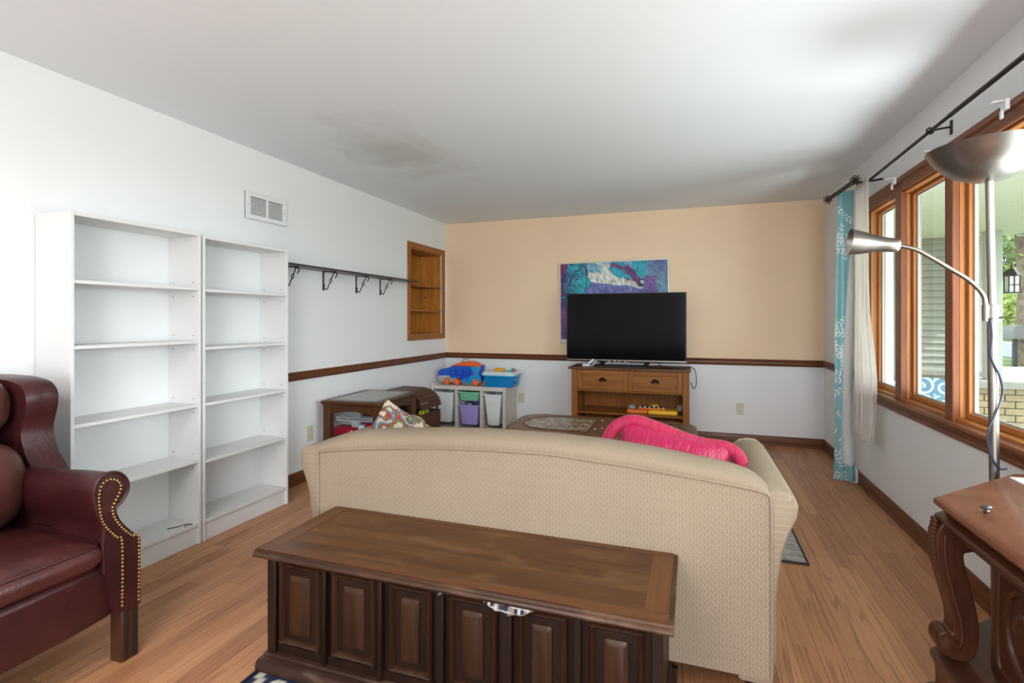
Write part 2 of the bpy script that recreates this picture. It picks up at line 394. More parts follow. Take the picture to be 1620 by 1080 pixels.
# ------------------------------------------------------------------ outside: porch, garden, street
GR = plain('lawn_grass', (.09, .145, .03), .9, var=.35, vs=1.2)
CONC = plain('pale_concrete', (.40, .39, .37), .85, var=.06, vs=2)
ASPH = plain('street_asphalt', (.14, .155, .18), .9, var=.06, vs=1)
SIDE = plain('siding_paint', (.33, .345, .30), .7, var=.03, vs=3)
SOFF = plain('soffit_paint', (.60, .61, .48), .7, var=.02, vs=3)
COLW = plain('column_paint', (.45, .46, .43), .6, var=.03)
STONE = plain('pier_stone', (.30, .295, .26), .85, var=.12, vs=8, bmp=.3, bs=40)
BRICK = plain('buff_brick', (.34, .27, .16), .85, var=.14, vs=9, bmp=.3, bs=60)
MORT = plain('mortar', (.32, .30, .25), .95)
struct(B(-40, 70, -30, 90, -.5, -.16).build('ground', GR))
struct(B(XR+.16, 4.1, -4, 8.0, -.16, -.06).build('porch_slab', CONC))
struct(B(5.0, 11.0, 9.5, 19.5, -.16, -.14).build('driveway', CONC))
struct(B(11.2, 17.0, -25, 80, -.16, -.12).build('street', ASPH))
struct(B(17.6, 19.0, -25, 80, -.16, -.11).build('sidewalk', CONC))
# porch roof: soffit boards each a piece
ro = struct(B(XR+.14, 3.86, -4, 8.0, 2.44, 2.56).build('porch_roof', SOFF))
B(3.76, 3.86, -4, 8.0, 2.28, 2.45).build('fascia', COLW, ro)
sb = B(XR+.15, 3.76, -.045, .045, 2.30, 2.32).build('soffit_board', SOFF, ro, bevel=.004); sb.location.y = 7.95
for k in range(1, 56):
    o = sb.copy(); col.objects.link(o); o.location.y = 7.95 - k*.1
# siding wall facing the viewer beyond the porch
sw = struct(B(XR+.15, 3.42, 8.06, 8.2, -.16, 2.45).build('siding_wall', SIDE))
for k in range(22):
    z = .62 + k*.085
    MB().prism([(8.058, z), (8.022, z), (8.05, z+.080), (8.058, z+.080)], 'x', XR+.16, 3.34).build('siding_board', SIDE, sw)
B(3.34, 3.42, 8.02, 8.2, .55, 2.45).build('corner_board', COLW, sw)
B(XR+.15, 3.56, 8.0, 8.06, .55, .62).build('stone_cap', STONE, sw, bevel=.006)
brk = None
random.seed(3)
def bricks(parent, xa, xb, y, z0, rows, bl=.19, bh=.068, j=.01, dep=.03):
    global brk
    for r_ in range(rows):
        x = xa - (bl/2 if r_ % 2 else 0)
        while x < xb - .02:
            a = max(x, xa); b_ = min(x+bl-j, xb)
            if b_-a > .03:
                z = z0 + r_*(bh+j)
                o = B(a, b_, y-dep+random.uniform(-.002, .002), y, z, z+bh).build('brick', BRICK, parent, bevel=.003, seg=1)
            x += bl
bricks(sw, XR+.16, 3.5, 8.06, -.12, 8)
pier = thing('porch_pier', 'buff brick porch pier with stone cap carrying a white column', 'pier', (3.34, 7.6, -.06))
B(-.22, .22, -.16, .16, 0, .53).build('core', MORT, pier)
bricks(pier, -.245, .245, -.16, .005, 7)
B(-.3, .3, -.22, .2, .53, .62).build('cap_stone', STONE, pier, bevel=.01)
B(-.07, .07, -.07, .07, .62, 2.36).build('column', COLW, pier, bevel=.006)
# lantern on the column side
lt = thing('porch_lantern', 'black framed lantern with frosted panes hanging by the porch column', 'lantern', (3.525, 7.60, 1.57)); lt.scale = (.65, .65, .65)
FROST = plain('frosted_pane', (.85, .84, .80), .4, var=.02)
MB().box(-.075, .075, -.075, .075, .02, .30).build('frosted_box', FROST, lt)
for sx in (-1, 1):
    for sy in (-1, 1): B(sx*.078-.008, sx*.078+.008, sy*.078-.008, sy*.078+.008, 0, .32).build('frame_bar', BLACK, lt)
B(-.086, .086, -.09, -.076, .14, .155).build('frame_bar', BLACK, lt)
B(-.01, .006, -.09, -.076, .02, .3).build('frame_bar', BLACK, lt)
MB().lathe([(.155, .31), (.15, .33), (.07, .42), (.03, .45), (.012, .5)], n=4).build('cap', BLACK, lt)
MB().tube([(0,0,.5),(0,0,.54),(-.08,0,.56),(-.178,0,.55)], .012, 6).build('arm', BLACK, lt)
B(-.1, .1, -.1, .1, 0, .02).build('base', BLACK, lt)
# mailbox by the kerb
mbx = thing('mailbox', 'dark rounded mailbox on a post beside the street', 'mailbox', (9.3, 19.9, -.16))
B(-.05, .05, -.05, .05, 0, .95).build('post', BLACK, mbx)
MB().prism([(-.17,.85),(.17,.85),(.17,1.1),(.13,1.22),(0,1.28),(-.13,1.22),(-.17,1.1)], 'y', -.3, .3).build('box', plain('mailbox_grey', (.10,.10,.09), .5), mbx)
# trees
BARK = plain('tree_bark', (.16, .12, .085), .9, var=.5, vs=6, bmp=.6, bs=14)
def leafmat(name, c1, c2):
    m, N, L, b = newmat(name); setp(b, .6)
    mp = coords(N, L); n = tex(N, L, mp.outputs[0], 1.7, 3)
    r = ramp(N, [(.35, c1), (.65, c2)]); L.new(n.outputs['Fac'], r.inputs['Fac']); L.new(r.outputs['Color'], b.inputs['Base Color'])
    return m
LEAF1 = leafmat('leaf_green', (.05, .10, .02), (.22, .32, .07)); LEAF2 = leafmat('leaf_lime', (.25, .36, .08), (.55, .62, .20))
def foliage(n, c, r, size):
    mb = MB()
    for _ in range(n):
        d = Vector((random.gauss(0,1), random.gauss(0,1), random.gauss(0,1))).normalized() * random.random()**.4
        p = Vector((c[0]+d.x*r[0], c[1]+d.y*r[1], c[2]+d.z*r[2]))
        a = Vector((random.gauss(0,1), random.gauss(0,1), random.gauss(0,1))).normalized(); b_ = a.orthogonal().normalized()
        s_ = size*random.uniform(.6, 1.3)
        mb.add([p-a*s_, p+b_*s_*.5, p+a*s_, p-b_*s_*.5], [(0,1,2,3)])
    return mb
def tree(name, label, loc, hgt, tr, crown, nl, size, lm, group=None):
    t = thing(name, label, 'tree', loc, group=group)
    MB().tube([(0,0,-.1),(tr*.2,0,hgt*.3),(-tr*.3,tr*.2,hgt*.6),(0,0,hgt*.85)], [tr*1.25, tr, tr*.8, tr*.4], 10).build('trunk', BARK, t)
    b_ = MB()
    for k in range(5):
        a = k*1.3; z = hgt*(.45+.07*k)
        b_.tube([(0,0,z),(math.cos(a)*hgt*.12, math.sin(a)*hgt*.12, z+hgt*.1),(math.cos(a)*hgt*.24, math.sin(a)*hgt*.24, z+hgt*.16)], [tr*.4, tr*.28, tr*.1], 6)
    b_.build('branches', BARK, t)
    foliage(nl, *crown, size).build('foliage', lm, t, smooth=False, kind='stuff')
random.seed(5)
tree('shade_tree', 'tall tree with a thick dappled trunk beyond the driveway', (9.9, 20.4, -.16), 8, .34, ((0,0,5.9), (3.2,3.2,2.7)), 2600, .17, LEAF1)
tree('street_tree', 'dark leafy tree across the street', (23, 46, -.16), 9, .35, ((0,0,5), (6,6,4.4)), 5200, .30, LEAF1)
tree('street_tree', 'wide leafy tree across the street behind the shade tree', (38, 44, -.16), 9, .35, ((0,0,5), (6.5,6.5,4.6)), 5200, .30, LEAF1)
tree('young_tree', 'bright lime leafed young tree below the lantern', (10.6, 22.5, -.16), 2.6, .07, ((0,0,1.9), (1.5,1.5,.95)), 1700, .12, LEAF2)
hs = thing('neighbour_house', 'pale house far across the street', 'house', (40, 68, -.16))
B(-9, 9, 0, 6, 0, 3).build('wall', SIDE, hs)
MB().prism([(-.6,3),(6.6,3),(3,5.4)], 'x', -9.5, 9.5).build('roof', ASPH, hs)
# porch chair with swirl-print cushion
def swirl(co):
    x, z = co.x*9, co.z*9
    cx, cz = round(x*.75)/.75, round(z*.75)/.75
    dx, dz = x-cx, z-cz; r_ = math.hypot(dx, dz); a = math.atan2(dz, dx)
    v = math.sin(r_*13 - a)
    return lerp((.13,.27,.38), (.66,.74,.76), smoothstep(.45, .75, v))
pc = thing('porch_chair', 'porch chair with blue and white swirl print cushion outside window', 'chair', (1.90, 5.45, -.06), R(-12))
def chairback(u, v):
    w_ = .25*(1-.22*max(0, v-.55)/.45); x = (u*2-1)*w_
    return (x, -.03 + .05*v - .03*math.cos((u-.5)*math.pi), .40 + v*.42 - .05*abs(u*2-1)**3*v)
MB().grid(chairback, 70, 60).build('back_cushion', vcol('swirl_fabric', .85), pc, solid=.07, colfn=swirl)
B(-.25, .25, -.02, .5, .38, .46).build('seat_cushion', plain('blue_cushion', (.13,.27,.38), .85), pc, bevel=.03)
for sx in (-.23, .23):
    for y_ in (0, .48): B(sx-.02, sx+.02, y_-.02, y_+.02, 0, .42 if y_ else .78).build('leg', BLACK, pc)
    B(sx-.03, sx+.03, -.02, .5, .60, .625).build('armrest', BLACK, pc)

# ------------------------------------------------------------------ rugs
def rug_blue(co):
    x, y = co.x, co.y; ex = min(x, 1.42-x); ey = min(y+.0, 1.62-y); e = min(ex, ey)
    n = nz(x*60, y*60)
    if e < .02: c = (.012,.016,.03)
    elif e < .075: c = (.50,.46,.38) if (math.sin(x*70)*math.sin(y*70) > -.2) else (.03,.04,.08)
    elif e < .10: c = (.02,.03,.06)
    else:
        v = math.sin(x*26+2*nz(x*6,y*6))*math.sin(y*26+2*nz(y*6,x*6,3))
        c = (.46,.43,.36) if v > .55 else (.015,.025,.06)
    return tuple(max(q*(1+.35*n), 0) for q in c)
rg = MB().grid(lambda u, v: (u*1.42, v*1.62, .007), 150, 170)
o = rg.build('area_rug', vcol('navy_rug', .95, .1, .4, 300), colfn=rug_blue, solid=.01); o.location = (-1.467, .34, 0)
tag(o, 'navy and cream patterned rug under the carved chest', 'rug')
def grey_rug():
    m, N, L, b = newmat('grey_rug'); setp(b, .95, 0, .1)
    mp = coords(N, L, (1, 1, 1)); n = tex(N, L, mp.outputs[0], 26, 6, .7)
    r = ramp(N, [(.35, (.20,.18,.165)), (.65, (.46,.435,.41))]); L.new(n.outputs['Fac'], r.inputs['Fac']); L.new(r.outputs['Color'], b.inputs['Base Color'])
    n2 = tex(N, L, mp.outputs[0], 220, 3); bump(N, L, b, n2.outputs['Fac'], .6, .006); return m
gr_ = thing('living_rug', 'grey mottled rug under the coffee table with dark bound edge', 'rug', (-2.0, 3.0, 0))
B(.012, 2.56, .012, 1.95, .001, .010).build('pile', grey_rug(), gr_)
ed = MB(); ed.box(0, 2.572, 0, .012, .001, .011).box(0, 2.572, 1.95, 1.962, .001, .011).box(0, .012, .012, 1.95, .001, .011).box(2.56, 2.572, .012, 1.95, .001, .011)
ed.build('binding', plain('rug_binding', (.035,.03,.035), .9), gr_)

# ------------------------------------------------------------------ bookcases
def bookcase(label, y0, y1, z1, shelves, depth=.245):
    t = thing('bookcase', label, 'bookcase', (XL+.004, y0, 0), group='white bookcases along the left wall')
    w = y1-y0; d = depth; th = .016
    B(0, d, 0, th, 0, z1).build('side_panel', MELA, t, bevel=.0015)
    B(0, d, w-th, w, 0, z1).build('side_panel', MELA, t, bevel=.0015)
    B(0, d-.002, th, w-th, z1-.018, z1).build('top_panel', MELA, t, bevel=.0015)
    B(.004, .010, th, w-th, .08, z1-.018).build('back_panel', MELB, t)
    for k, z in enumerate(shelves):
        B(.011, d-(.004 if k < len(shelves)-1 else .001), th+.001, w-th-.001, z-.016, z).build('shelf', MELA, t, bevel=.0015)
    B(.06, d-.012, th, w-th, 0, shelves[-1]-.017).build('plinth', MELA, t)
    pins = MB()
    for z in shelves[:-1]:
        for dz in (-.05, .03):
            for x in (.05, d-.04): pins.box(x-.003, x+.003, w-th-.0006, w-th+.001, z+dz-.003, z+dz+.003)
    pins.build('pin_holes', BLACK, t, kind='stuff')
    return t
bc1 = bookcase('larger white bookcase with empty shelves beside the leather wing chair', 1.538, 2.19, 1.748, [1.440, 1.142, .785, .472, .118])
bc2 = bookcase('slightly lower white bookcase with empty shelves next to the wall coat shelf', 2.202, 2.858, 1.740, [1.436, 1.104, .783, .458, .118])
MB().lathe([(.004, 0), (.004, .003)], (.12, -.003, .62), 8, 'y').build('cam_screw', WPLAS, bc1)
cb_ = tag(MB().tube(catmull([(-2.70,2.05,.121),(-2.665,2.09,.123),(-2.64,2.11,.13),(-2.625,2.14,.122),(-2.655,2.13,.122),(-2.63,2.10,.122)], 5), .0022, 6).build('cable_scrap', BLACK), 'thin black bit of cable lying on the bottom shelf of a bookcase', 'cable')

# ------------------------------------------------------------------ wall vent
t = thing('wall_vent', 'white metal return air vent high on the left wall', 'vent', (XL, 2.727, 1.955))
B(.0005, .008, 0, .375, 0, .185).build('backing', DARKV, t)
fr = MB(); fr.box(.004, .014, 0, .375, 0, .032).box(.004, .014, 0, .375, .153, .185).box(.004, .014, 0, .04, .032, .153).box(.004, .014, .335, .375, .032, .153).box(.004, .014, .18, .197, .032, .153)
fr.build('frame', WPLAS, t, bevel=.002)
sl = MB().prism([(.006,.0),(.013,-.006),(.0135,-.004),(.007,.003)], 'y', 0, .138)
for ya in (.041, .198):
    for k in range(11):
        o = sl.build('slat', WPLAS, t) if (ya == .041 and k == 0) else first.copy()
        if ya == .041 and k == 0: first = o
        else: col.objects.link(o)
        o.location = (0, ya, .042 + k*.0103)
for y_ in (.018, .357): MB().lathe([(.004,.013),(.004,.016)], (0, y_, .0925), 8, 'x').build('screw', STEEL, t)

# ------------------------------------------------------------------ wall shelf on iron brackets
t = thing('wall_shelf', 'long dark wall shelf on black scroll brackets', 'shelf', (XL, 2.90, 1.655))
B(.001, .16, 0, 1.93, 0, .014).build('board', SHELFB, t, bevel=.002)
def bracket_parts(par, y):
    b_ = MB()
    b_.box(.001, .005, y-.008, y+.008, -.155, -.001).box(.005, .13, y-.008, y+.008, -.005, -.001)
    def ring(path): b_.tube([(x, y, z) for x, z in path], .0045, 6)
    lo = [(.006+.024-.024*math.cos(a), -.118+.024*math.sin(a)) for a in [R(k*20) for k in range(0, 9)]]
    lo = [(.030+.020*math.cos(R(a)), -.125+.020*math.sin(R(a))) for a in range(120, 330, 20)]
    hi = [(.118+.018*math.cos(R(a)), -.028+.018*math.sin(R(a))) for a in range(-60, 160, 20)]
    ring(lo + [(.058, -.108), (.070, -.092)])
    ring([(.070,-.092),(.064,-.068),(.083,-.056)]); ring([(.070,-.092),(.089,-.080),(.083,-.056)])
    ring([(.083,-.056),(.094,-.040),(.102,-.020),(.108,-.006)]); ring(hi[::-1] + [(.130,-.045),(.120,-.052)])
    return b_.build('bracket', BLACK, par)
for y in (.19, .619, 1.061, 1.443): bracket_parts(t, y)

# ------------------------------------------------------------------ wall niche with pine shelves
t = thing('wall_niche', 'recessed pine wall niche with two shelves near the corner', 'niche', (XL, 0, 0))
nd = -.29
for z0, z1 in ((NZ0-.06, NZ0), (NZ1, NZ1+.06)): B(0, .014, NY0-.06, NY1+.07, z0, z1).build('frame_rail', PINEY, t, bevel=.003)
for y0, y1 in ((NY0-.06, NY0), (NY1, NY1+.07)): B(0, .0135, y0, y1, NZ0, NZ1).build('frame_stile', PINEZ, t, bevel=.003)
yy = NY0+.001
for k, w_ in enumerate((.20, .19, .18, .17)):
    B(nd, nd+.012, yy, yy+w_-.002, NZ0+.001, NZ1-.001).build('board', PINE, t, bevel=.001); yy += w_
xx = nd+.013
for w_ in (.07, .115, .085):
    B(xx, xx+w_-.002, NY1-.014, NY1-.001, NZ0+.001, NZ1-.001).build('board', PINE, t, bevel=.001)
    B(xx, xx+w_-.002, NY0+.001, NY0+.014, NZ0+.001, NZ1-.001).build('board', PINE, t, bevel=.001); xx += w_
B(nd+.013, -.001, NY0+.015, NY1-.015, NZ1-.014, NZ1-.001).build('top_board', PINEY, t)
B(nd+.013, -.001, NY0+.015, NY1-.015, NZ0+.001, NZ0+.014).build('bottom_board', PINEY, t)
for z in (1.655, 1.375): B(nd+.013, -.004, NY0+.015, NY1-.015, z-.02, z).build('shelf', PINEY, t, bevel=.002)
B(nd+.02, nd+.10, NY1-.035, NY1-.015, 1.52, 1.54).build('shelf_cleat', PINEY, t)

# ------------------------------------------------------------------ outlets
def outlet(label, loc, rz):
    t = thing('wall_outlet', label, 'outlet', loc, rz, 'wall outlets')
    B(-.036, .036, -.007, -.0005, 0, .118).build('cover_plate', IVORY, t, bevel=.002)
    for z in (.034, .084):
        s = MB().lathe([(.016, -.0068), (.016, -.0085)], (0,0,z), 16, 'y').build('socket', IVORY, t)
        m_ = MB(); m_.box(-.008, -.006, -.0092, -.0083, z-.001, z+.008).box(.006, .008, -.0092, -.0083, z-.001, z+.008).box(-.002, .002, -.0092, -.0083, z-.010, z-.006)
        m_.build('slots', BLACK, s)
outlet('ivory wall outlet right of the television stand', (.47, YB, .288), 0)
outlet('ivory wall outlet right of the toy storage unit', (-1.887, YB, .288), 0)
outlet('ivory wall outlet behind the end table leg on left wall', (XL, 3.36, .30), R(90))

# ------------------------------------------------------------------ painting above the television
def art(co):
    u, v = (co.x)/1.19, (co.z)/.90        # 0..1, bottom to top
    n = nz(u*7, v*7, 1); n2 = nz(u*22+4, v*9, 5); n3 = nz(u*9, v*30, 9)
    st = .12*n2
    c = lerp((.10,.33,.48), (.20,.45,.58), v+st)                     # sky
    cl = smoothstep(.0, .25, nz(u*4+2, v*8, 3) + .65 - abs(v-.80)*6 + (.2 if .28 < u < .62 else 0))
    c = lerp(c, (.72,.76,.70), cl)
    hill = .745 - .22*(u-.38) + .02*n
    if v < hill: c = lerp((.11,.16,.45), (.22,.20,.50), .5+n2)
    if v < .52 + .05*n: c = lerp((.08,.10,.30), (.20,.08,.25), .5+.8*n)
    if v < .2+.1*n: c = lerp((.20,.05,.20), (.06,.06,.22), .5+n2)
    left = .27 + .05*nz(v*6, 2) + .03*n2
    if u < left: c = lerp((.02,.17,.25), (.03,.42,.52), .5+.9*n + .4*n2)
    if u < .06+.03*n and v > .75: c = (.13,.03,.10)
    if u < .22 and abs(n3) > .42: c = (.05,.07,.22)
    if u < .07+.02*n and v < .55: c = lerp((.05,.05,.20), (.30,.08,.30), .5+n)
    blobs = ((.56,.90,.085,.10), (.64,.86,.07,.08), (.78,.93,.12,.12), (.74,.83,.08,.08))
    for bx, by, rx, ry in blobs:
        if ((u-bx)/rx)**2 + ((v-by)/ry)**2 < 1+.7*n+.5*n2: c = lerp((.01,.26,.42), (.02,.45,.58), .5+n2)
    if u > .80+.03*n: c = lerp((.10,.13,.36), (.16,.34,.46), .5+n+.4*n2)
    if u > .78 and v < .80+.05*n and u < .90+.04*n2: c = lerp((.20,.06,.28), (.14,.14,.42), .5+n2)
    for (x0,y0),(x1,y1),w_ in (((.50,.96),(.66,.88),.022), ((.64,.92),(.75,.70),.030), ((.70,.80),(.62,.86),.010), ((.71,.78),(.78,.76),.012), ((.72,.74),(.63,.78),.007), ((.05,1),(.02,.6),.02), ((.13,.85),(.09,.72),.008), ((.25,.95),(.27,.83),.008)):
        dx, dy = x1-x0, y1-y0; tt = min(max(((u-x0)*dx+(v-y0)*dy)/(dx*dx+dy*dy), 0), 1)
        if math.hypot(u-x0-tt*dx, v-y0-tt*dy) < w_*(1+.6*n2): c = lerp((.06,.03,.14), (.22,.04,.16), .5+n)
    k = 1 + .55*nz(u*38+v*14, v*16-u*9, 11) + .3*nz(u*90, v*45, 4) - .12
    return tuple(max(q*k, .004) for q in c)
t = thing('painting', 'framed painting of teal trees and blue hills behind the television', 'painting', (-1.41, YB-.034, .998), 0)
cv = MB().grid(lambda u, v: (.012+u*1.168, -.004, .04+v*.852), 190, 140); cv.build('canvas', vcol('art_print', .45, .4), t, colfn=art)
f_ = MB(); f_.box(0, .012, -.012, .03, 0, .905).box(1.18, 1.192, -.012, .03, 0, .905).box(.012, 1.18, -.012, .03, 0, .04).box(.012, 1.18, -.012, .03, .892, .905)
f_.build('frame', plain('silver_frame', (.62,.60,.55), .35, .3), t, bevel=.002)
B(.012, 1.18, 0, .03, .04, .892).build('backing', plain('backing_board', (.3,.25,.2), .8), t)
t.rotation_euler = (0, R(-.6), 0)

# ------------------------------------------------------------------ television stand, television, bits on it
SW_X = wood('stand_wood_x', (.185,.056,.009), (.38,.140,.026), 'x', .4); SW_Z = wood('stand_wood_z', (.185,.056,.009), (.38,.140,.026), 'z', .4)
SW_T = wood('stand_top_wood', (.09, .034, .016), (.17, .070, .032), 'x', .3)
t = thing('tv_stand', 'brown wooden television stand with two drawers and open shelf', 'tv stand', (0, 0, 0))
YS, YE = 5.285, 5.70
B(-1.205, -.006, YS-.03, YE+.01, .752, .775).build('top', SW_T, t, bevel=.004)
for x0, x1 in ((-1.175, -1.115), (-.080, -.020)): B(x0, x1, YS, YE, 0, .752).build('side_post', SW_Z, t, bevel=.003)
B(-1.115, -.080, YE-.012, YE, .05, .752).build('back_panel', SW_Z, t)
B(-1.115, -.080, YS+.004, YE-.012, .528, .543).build('drawer_rail', SW_X, t, bevel=.002)
B(-1.115, -.080, YS+.004, YE-.012, .300, .317).build('shelf', SW_X, t, bevel=.002)
B(-1.115, -.080, YS+.004, YE-.012, .05, .09).build('bottom_shelf', SW_X, t, bevel=.002)
B(-.612, -.596, YS+.01, YE-.012, .09, .300).build('divider', SW_Z, t)
for x0, x1 in ((-1.112, -.600), (-.597, -.083)):
    d = B(x0, x1, YS+.008, YS+.30, .546, .749).build('drawer', SW_X, t)
    w_ = .046; f_ = MB()
    B(x0, x0+w_, YS-.006, YS+.008, .546, .749).build('drawer_stile', SW_Z, d, bevel=.003)
    B(x1-w_, x1, YS-.006, YS+.008, .546, .749).build('drawer_stile', SW_Z, d, bevel=.003)
    B(x0+w_, x1-w_, YS-.006, YS+.008, .546, .596).build('drawer_rail', SW_X, d, bevel=.003)
    B(x0+w_, x1-w_, YS-.006, YS+.008, .706, .749).build('drawer_rail', SW_X, d, bevel=.003)
    cx = (x0+x1)/2; h_ = MB()
    h_.grid(lambda u, v: (cx-.037+.074*u, YS+.006-.026*math.sin(math.pi*u)**.6*math.sin(v*math.pi/2), .636+.034*math.cos(v*math.pi/2)*math.sin(math.pi*min(max(u,.02),.98))**.5), 14, 6)
    h_.box(cx-.042, cx+.042, YS+.004, YS+.008, .634, .640)
    h_.build('cup_handle', plain('bronze', (.03,.022,.018), .35, .8), d, solid=.003)
t = thing('television', 'large black flat screen television standing on the wooden stand', 'television', (-.655, 5.45, .775))
tvr = MB().box(-.609, .609, -.012, .022, .062, .762).build('body', BLKP, t, bevel=.004)
m, N, L, b = newmat('tv_screen'); setp(b, .10, 0, .09); mp = coords(N, L); n = tex(N, L, mp.outputs[0], 3, 2); r = ramp(N, [(.4, (.004,.004,.005)), (.6, (.006,.005,.006))]); L.new(n.outputs['Fac'], r.inputs['Fac']); L.new(r.outputs['Color'], b.inputs['Base Color'])
B(-.601, .601, -.0135, -.0119, .074, .756).build('screen', m, t)
B(-.609, .609, -.0145, -.012, .060, .068).build('chin_strip', STEEL, t)
for s in (-1, 1): MB().add([(s*.27,-.01,.062),(s*.21,-.01,.062),(s*.19,-.10,.001),(s*.225,-.10,.001),(s*.27,.02,.062),(s*.21,.02,.062),(s*.19,.0,.001),(s*.225,.0,.001)], [(0,1,2,3),(4,5,6,7),(0,3,7,4),(1,2,6,5),(0,1,5,4),(2,3,7,6)]).build('stand_leg', BLKP, t)
MB().prism([(-.225,-.105),(.225,-.105),(.20,.08),(-.20,.08)], 'z', .0005, .012).build('stand_base', BLKP, t, bevel=.003)
B(-.3, .3, .022, .06, .12, .5).build('rear_housing', BLKP, t, bevel=.008)
tag(MB().tube(catmull([(-1.0,5.36,.782),(-.97,5.40,.79),(-.955,5.42,.815),(-.93,5.47,.84),(-.86,5.52,.79),(-.80,5.53,.84),(-.74,5.52,.80),(-.70,5.54,.84),(-.62,5.53,.79)], 6), .005, 7).build('white_cable', WPLAS), 'white cable looping on top of the television stand', 'cable')
pw = thing('power_adapter', 'white power adapter at the left end of the stand top', 'adapter', (-1.05, 5.40, .7755)); pw.rotation_euler = (0,0,R(20))
B(-.035, .035, -.02, .02, 0, .022).build('brick', WPLAS, pw, bevel=.004); MB().tube([(.03,0,.02),(.05,0,.045),(.085,0,.065)], .011, 8).build('plug', WPLAS, pw)
tag(MB().tube(catmull([(-.33,5.44,.84),(-.28,5.40,.79),(-.18,5.36,.781),(-.06,5.40,.783),(.012,5.44,.782),(.04,5.47,.73),(.045,5.48,.62),(.02,5.50,.57),(-.008,5.55,.63)], 7), .004, 6).build('black_cord', BLACK), 'black cord hanging over the right end of the television stand', 'cord')
# toy keyboard on its shelf
t = thing('toy_keyboard', 'orange and yellow toy keyboard on the television stand shelf', 'toy', (-.375, 5.42, .3175))
OR_ = plain('toy_orange', (.85,.20,.03), .4); YE_ = plain('toy_yellow', (.90,.52,.03), .4)
def kb(x0, x1):
    return MB().prism(rrect(x0, x1, -.11, .10, .03 if x0 < -.2 or x1 > .2 else .004), 'z', 0, .042)
kb(-.245, -.04).build('orange_half', OR_, t, bevel=.014, seg=3); kb(-.04, .25).build('yellow_half', YE_, t, bevel=.014, seg=3)
MB().ball((-.2,.0,.05), .04, .05, .028).build('speaker_dome', plain('toy_grey', (.35,.35,.38), .5), t)
B(-.14, .13, -.06, .06, .042, .058).build('key_bed', OR_, t, bevel=.01)
for k in range(11): B(-.122+k*.022, -.104+k*.022, -.058, .02, .058, .066).build('key', BLACK if k % 2 else WPLAS, t, bevel=.002)
MB().lathe([(.045,.058),(.042,.075),(.02,.085)], (.02,.05,0), 16).build('bump_top', YE_, t)
bl = tag(MB().ball((-.108, 5.50, .365), .038).build('small_ball', plain('grey_ball', (.35,.30,.28), .5)), 'small grey ball beside the toy keyboard', 'ball')

# ------------------------------------------------------------------ toy storage unit with bins
WASH = wood('whitewashed_pine', (.60,.55,.49), (.78,.75,.70), 'x', .55, coat=0); WASHZ = wood('whitewashed_pine_z', (.60,.55,.49), (.78,.75,.70), 'z', .55, coat=0)
t = thing('toy_storage_unit', 'whitewashed pine storage frame with plastic bins in the corner', 'storage unit', (0,0,0))
ya, yb = 5.37, 5.755
B(-2.855, -2.82, ya, yb, 0, .53).build('side_panel', WASHZ, t, bevel=.003)
B(-1.972, -1.937, ya, yb, 0, .508).build('side_panel', WASHZ, t, bevel=.003)
B(-2.82, -1.972, ya, yb, .463, .508).build('top', WASH, t, bevel=.003)
for x0 in (-2.553, -2.244): B(x0, x0+.034, ya+.002, yb, .03, .463).build('upright', WASHZ, t, bevel=.002)
B(-2.82, -1.972, ya, yb, .0, .03).build('bottom_rail', WASH, t, bevel=.002)
run = MB()
for x in (-2.82, -2.558, -2.519, -2.249, -2.21, -1.977):
    for z in (.12, .2, .28, .36): run.box(x, x+.005, ya+.01, yb-.01, z, z+.01)
run.build('bin_runners', WASHZ, t)
def tub(name, label, x0, x1, z0, z1, m_, extra=None):
    t = thing(name, label, 'bin', ((x0+x1)/2, ya-.004, z0), group='plastic bins in the toy storage unit')
    w = (x1-x0)/2; h_ = z1-z0; tp = .028*h_/.33+.006; d = yb-ya-.03
    def ring(sx, y0, y1, z, r_=.02): return [(px, py, z) for px, py in rrect(-sx, sx, y0, y1, r_)]
    mb = MB(); i = .004
    mb.rings([ring(w-.012-tp, .02, d-.02, 0), ring(w-.012, 0, d, h_-.012), ring(w-.012-i, i, d-i, h_-.012), ring(w-.012-tp-i, .02+i, d-.02-i, .006)], True, True)
    mb.build('shell', m_, t)
    rim = MB(); rim.rings([ring(w-.012, 0, d, h_-.016), ring(w, -.014, d+.01, h_-.014), ring(w, -.014, d+.01, h_), ring(w-.012, 0, d, h_), ring(w-.014, .002, d-.002, h_-.014)], True, False, loop=True)
    rim.build('rim', m_, t)
    return t
tub('toy_bin', 'tall white bin left of the green bin', -2.812, -2.565, .085, .430, plain('bin_white', (.82,.84,.86), .4))
tub('toy_bin', 'tall white bin right of the purple bin', -2.204, -1.980, .085, .430, plain('bin_white2', (.82,.84,.86), .4))
tub('toy_bin', 'shallow mint green bin above the purple bin', -2.514, -2.250, .345, .446, plain('bin_green', (.22,.62,.40), .4))
pb = tub('toy_bin', 'lilac purple bin filled with small toys', -2.514, -2.250, .075, .300, plain('bin_purple', (.42,.36,.80), .4))
random.seed(8)
TC = [plain('toy_navy', (.03,.04,.16), .4), plain('toy_white', (.7,.7,.75), .4), plain('toy_dark', (.04,.04,.06), .4)]
for k, (dx, dy, lb) in enumerate(((.0,.0,'navy toy part at the left of the purple bin'), (.07,.05,'white toy part in the middle of the purple bin'), (.13,.02,'near black toy part right of the white one in the purple bin'), (.19,.06,'navy toy part at the right of the purple bin'))):
    tk = thing('small_toy', lb, 'toy', (-2.475+dx, ya+.06+dy, .272), random.random()*3, 'toys in the purple bin')
    B(-.026, .026, -.018, .018, 0, .028).build('block', TC[k % 3], tk, bevel=.004); MB().tube([(-.02,0,.026),(0,.0,.045),(.02,0,.026)], .007, 6).build('handle', TC[(k+1) % 3], tk)

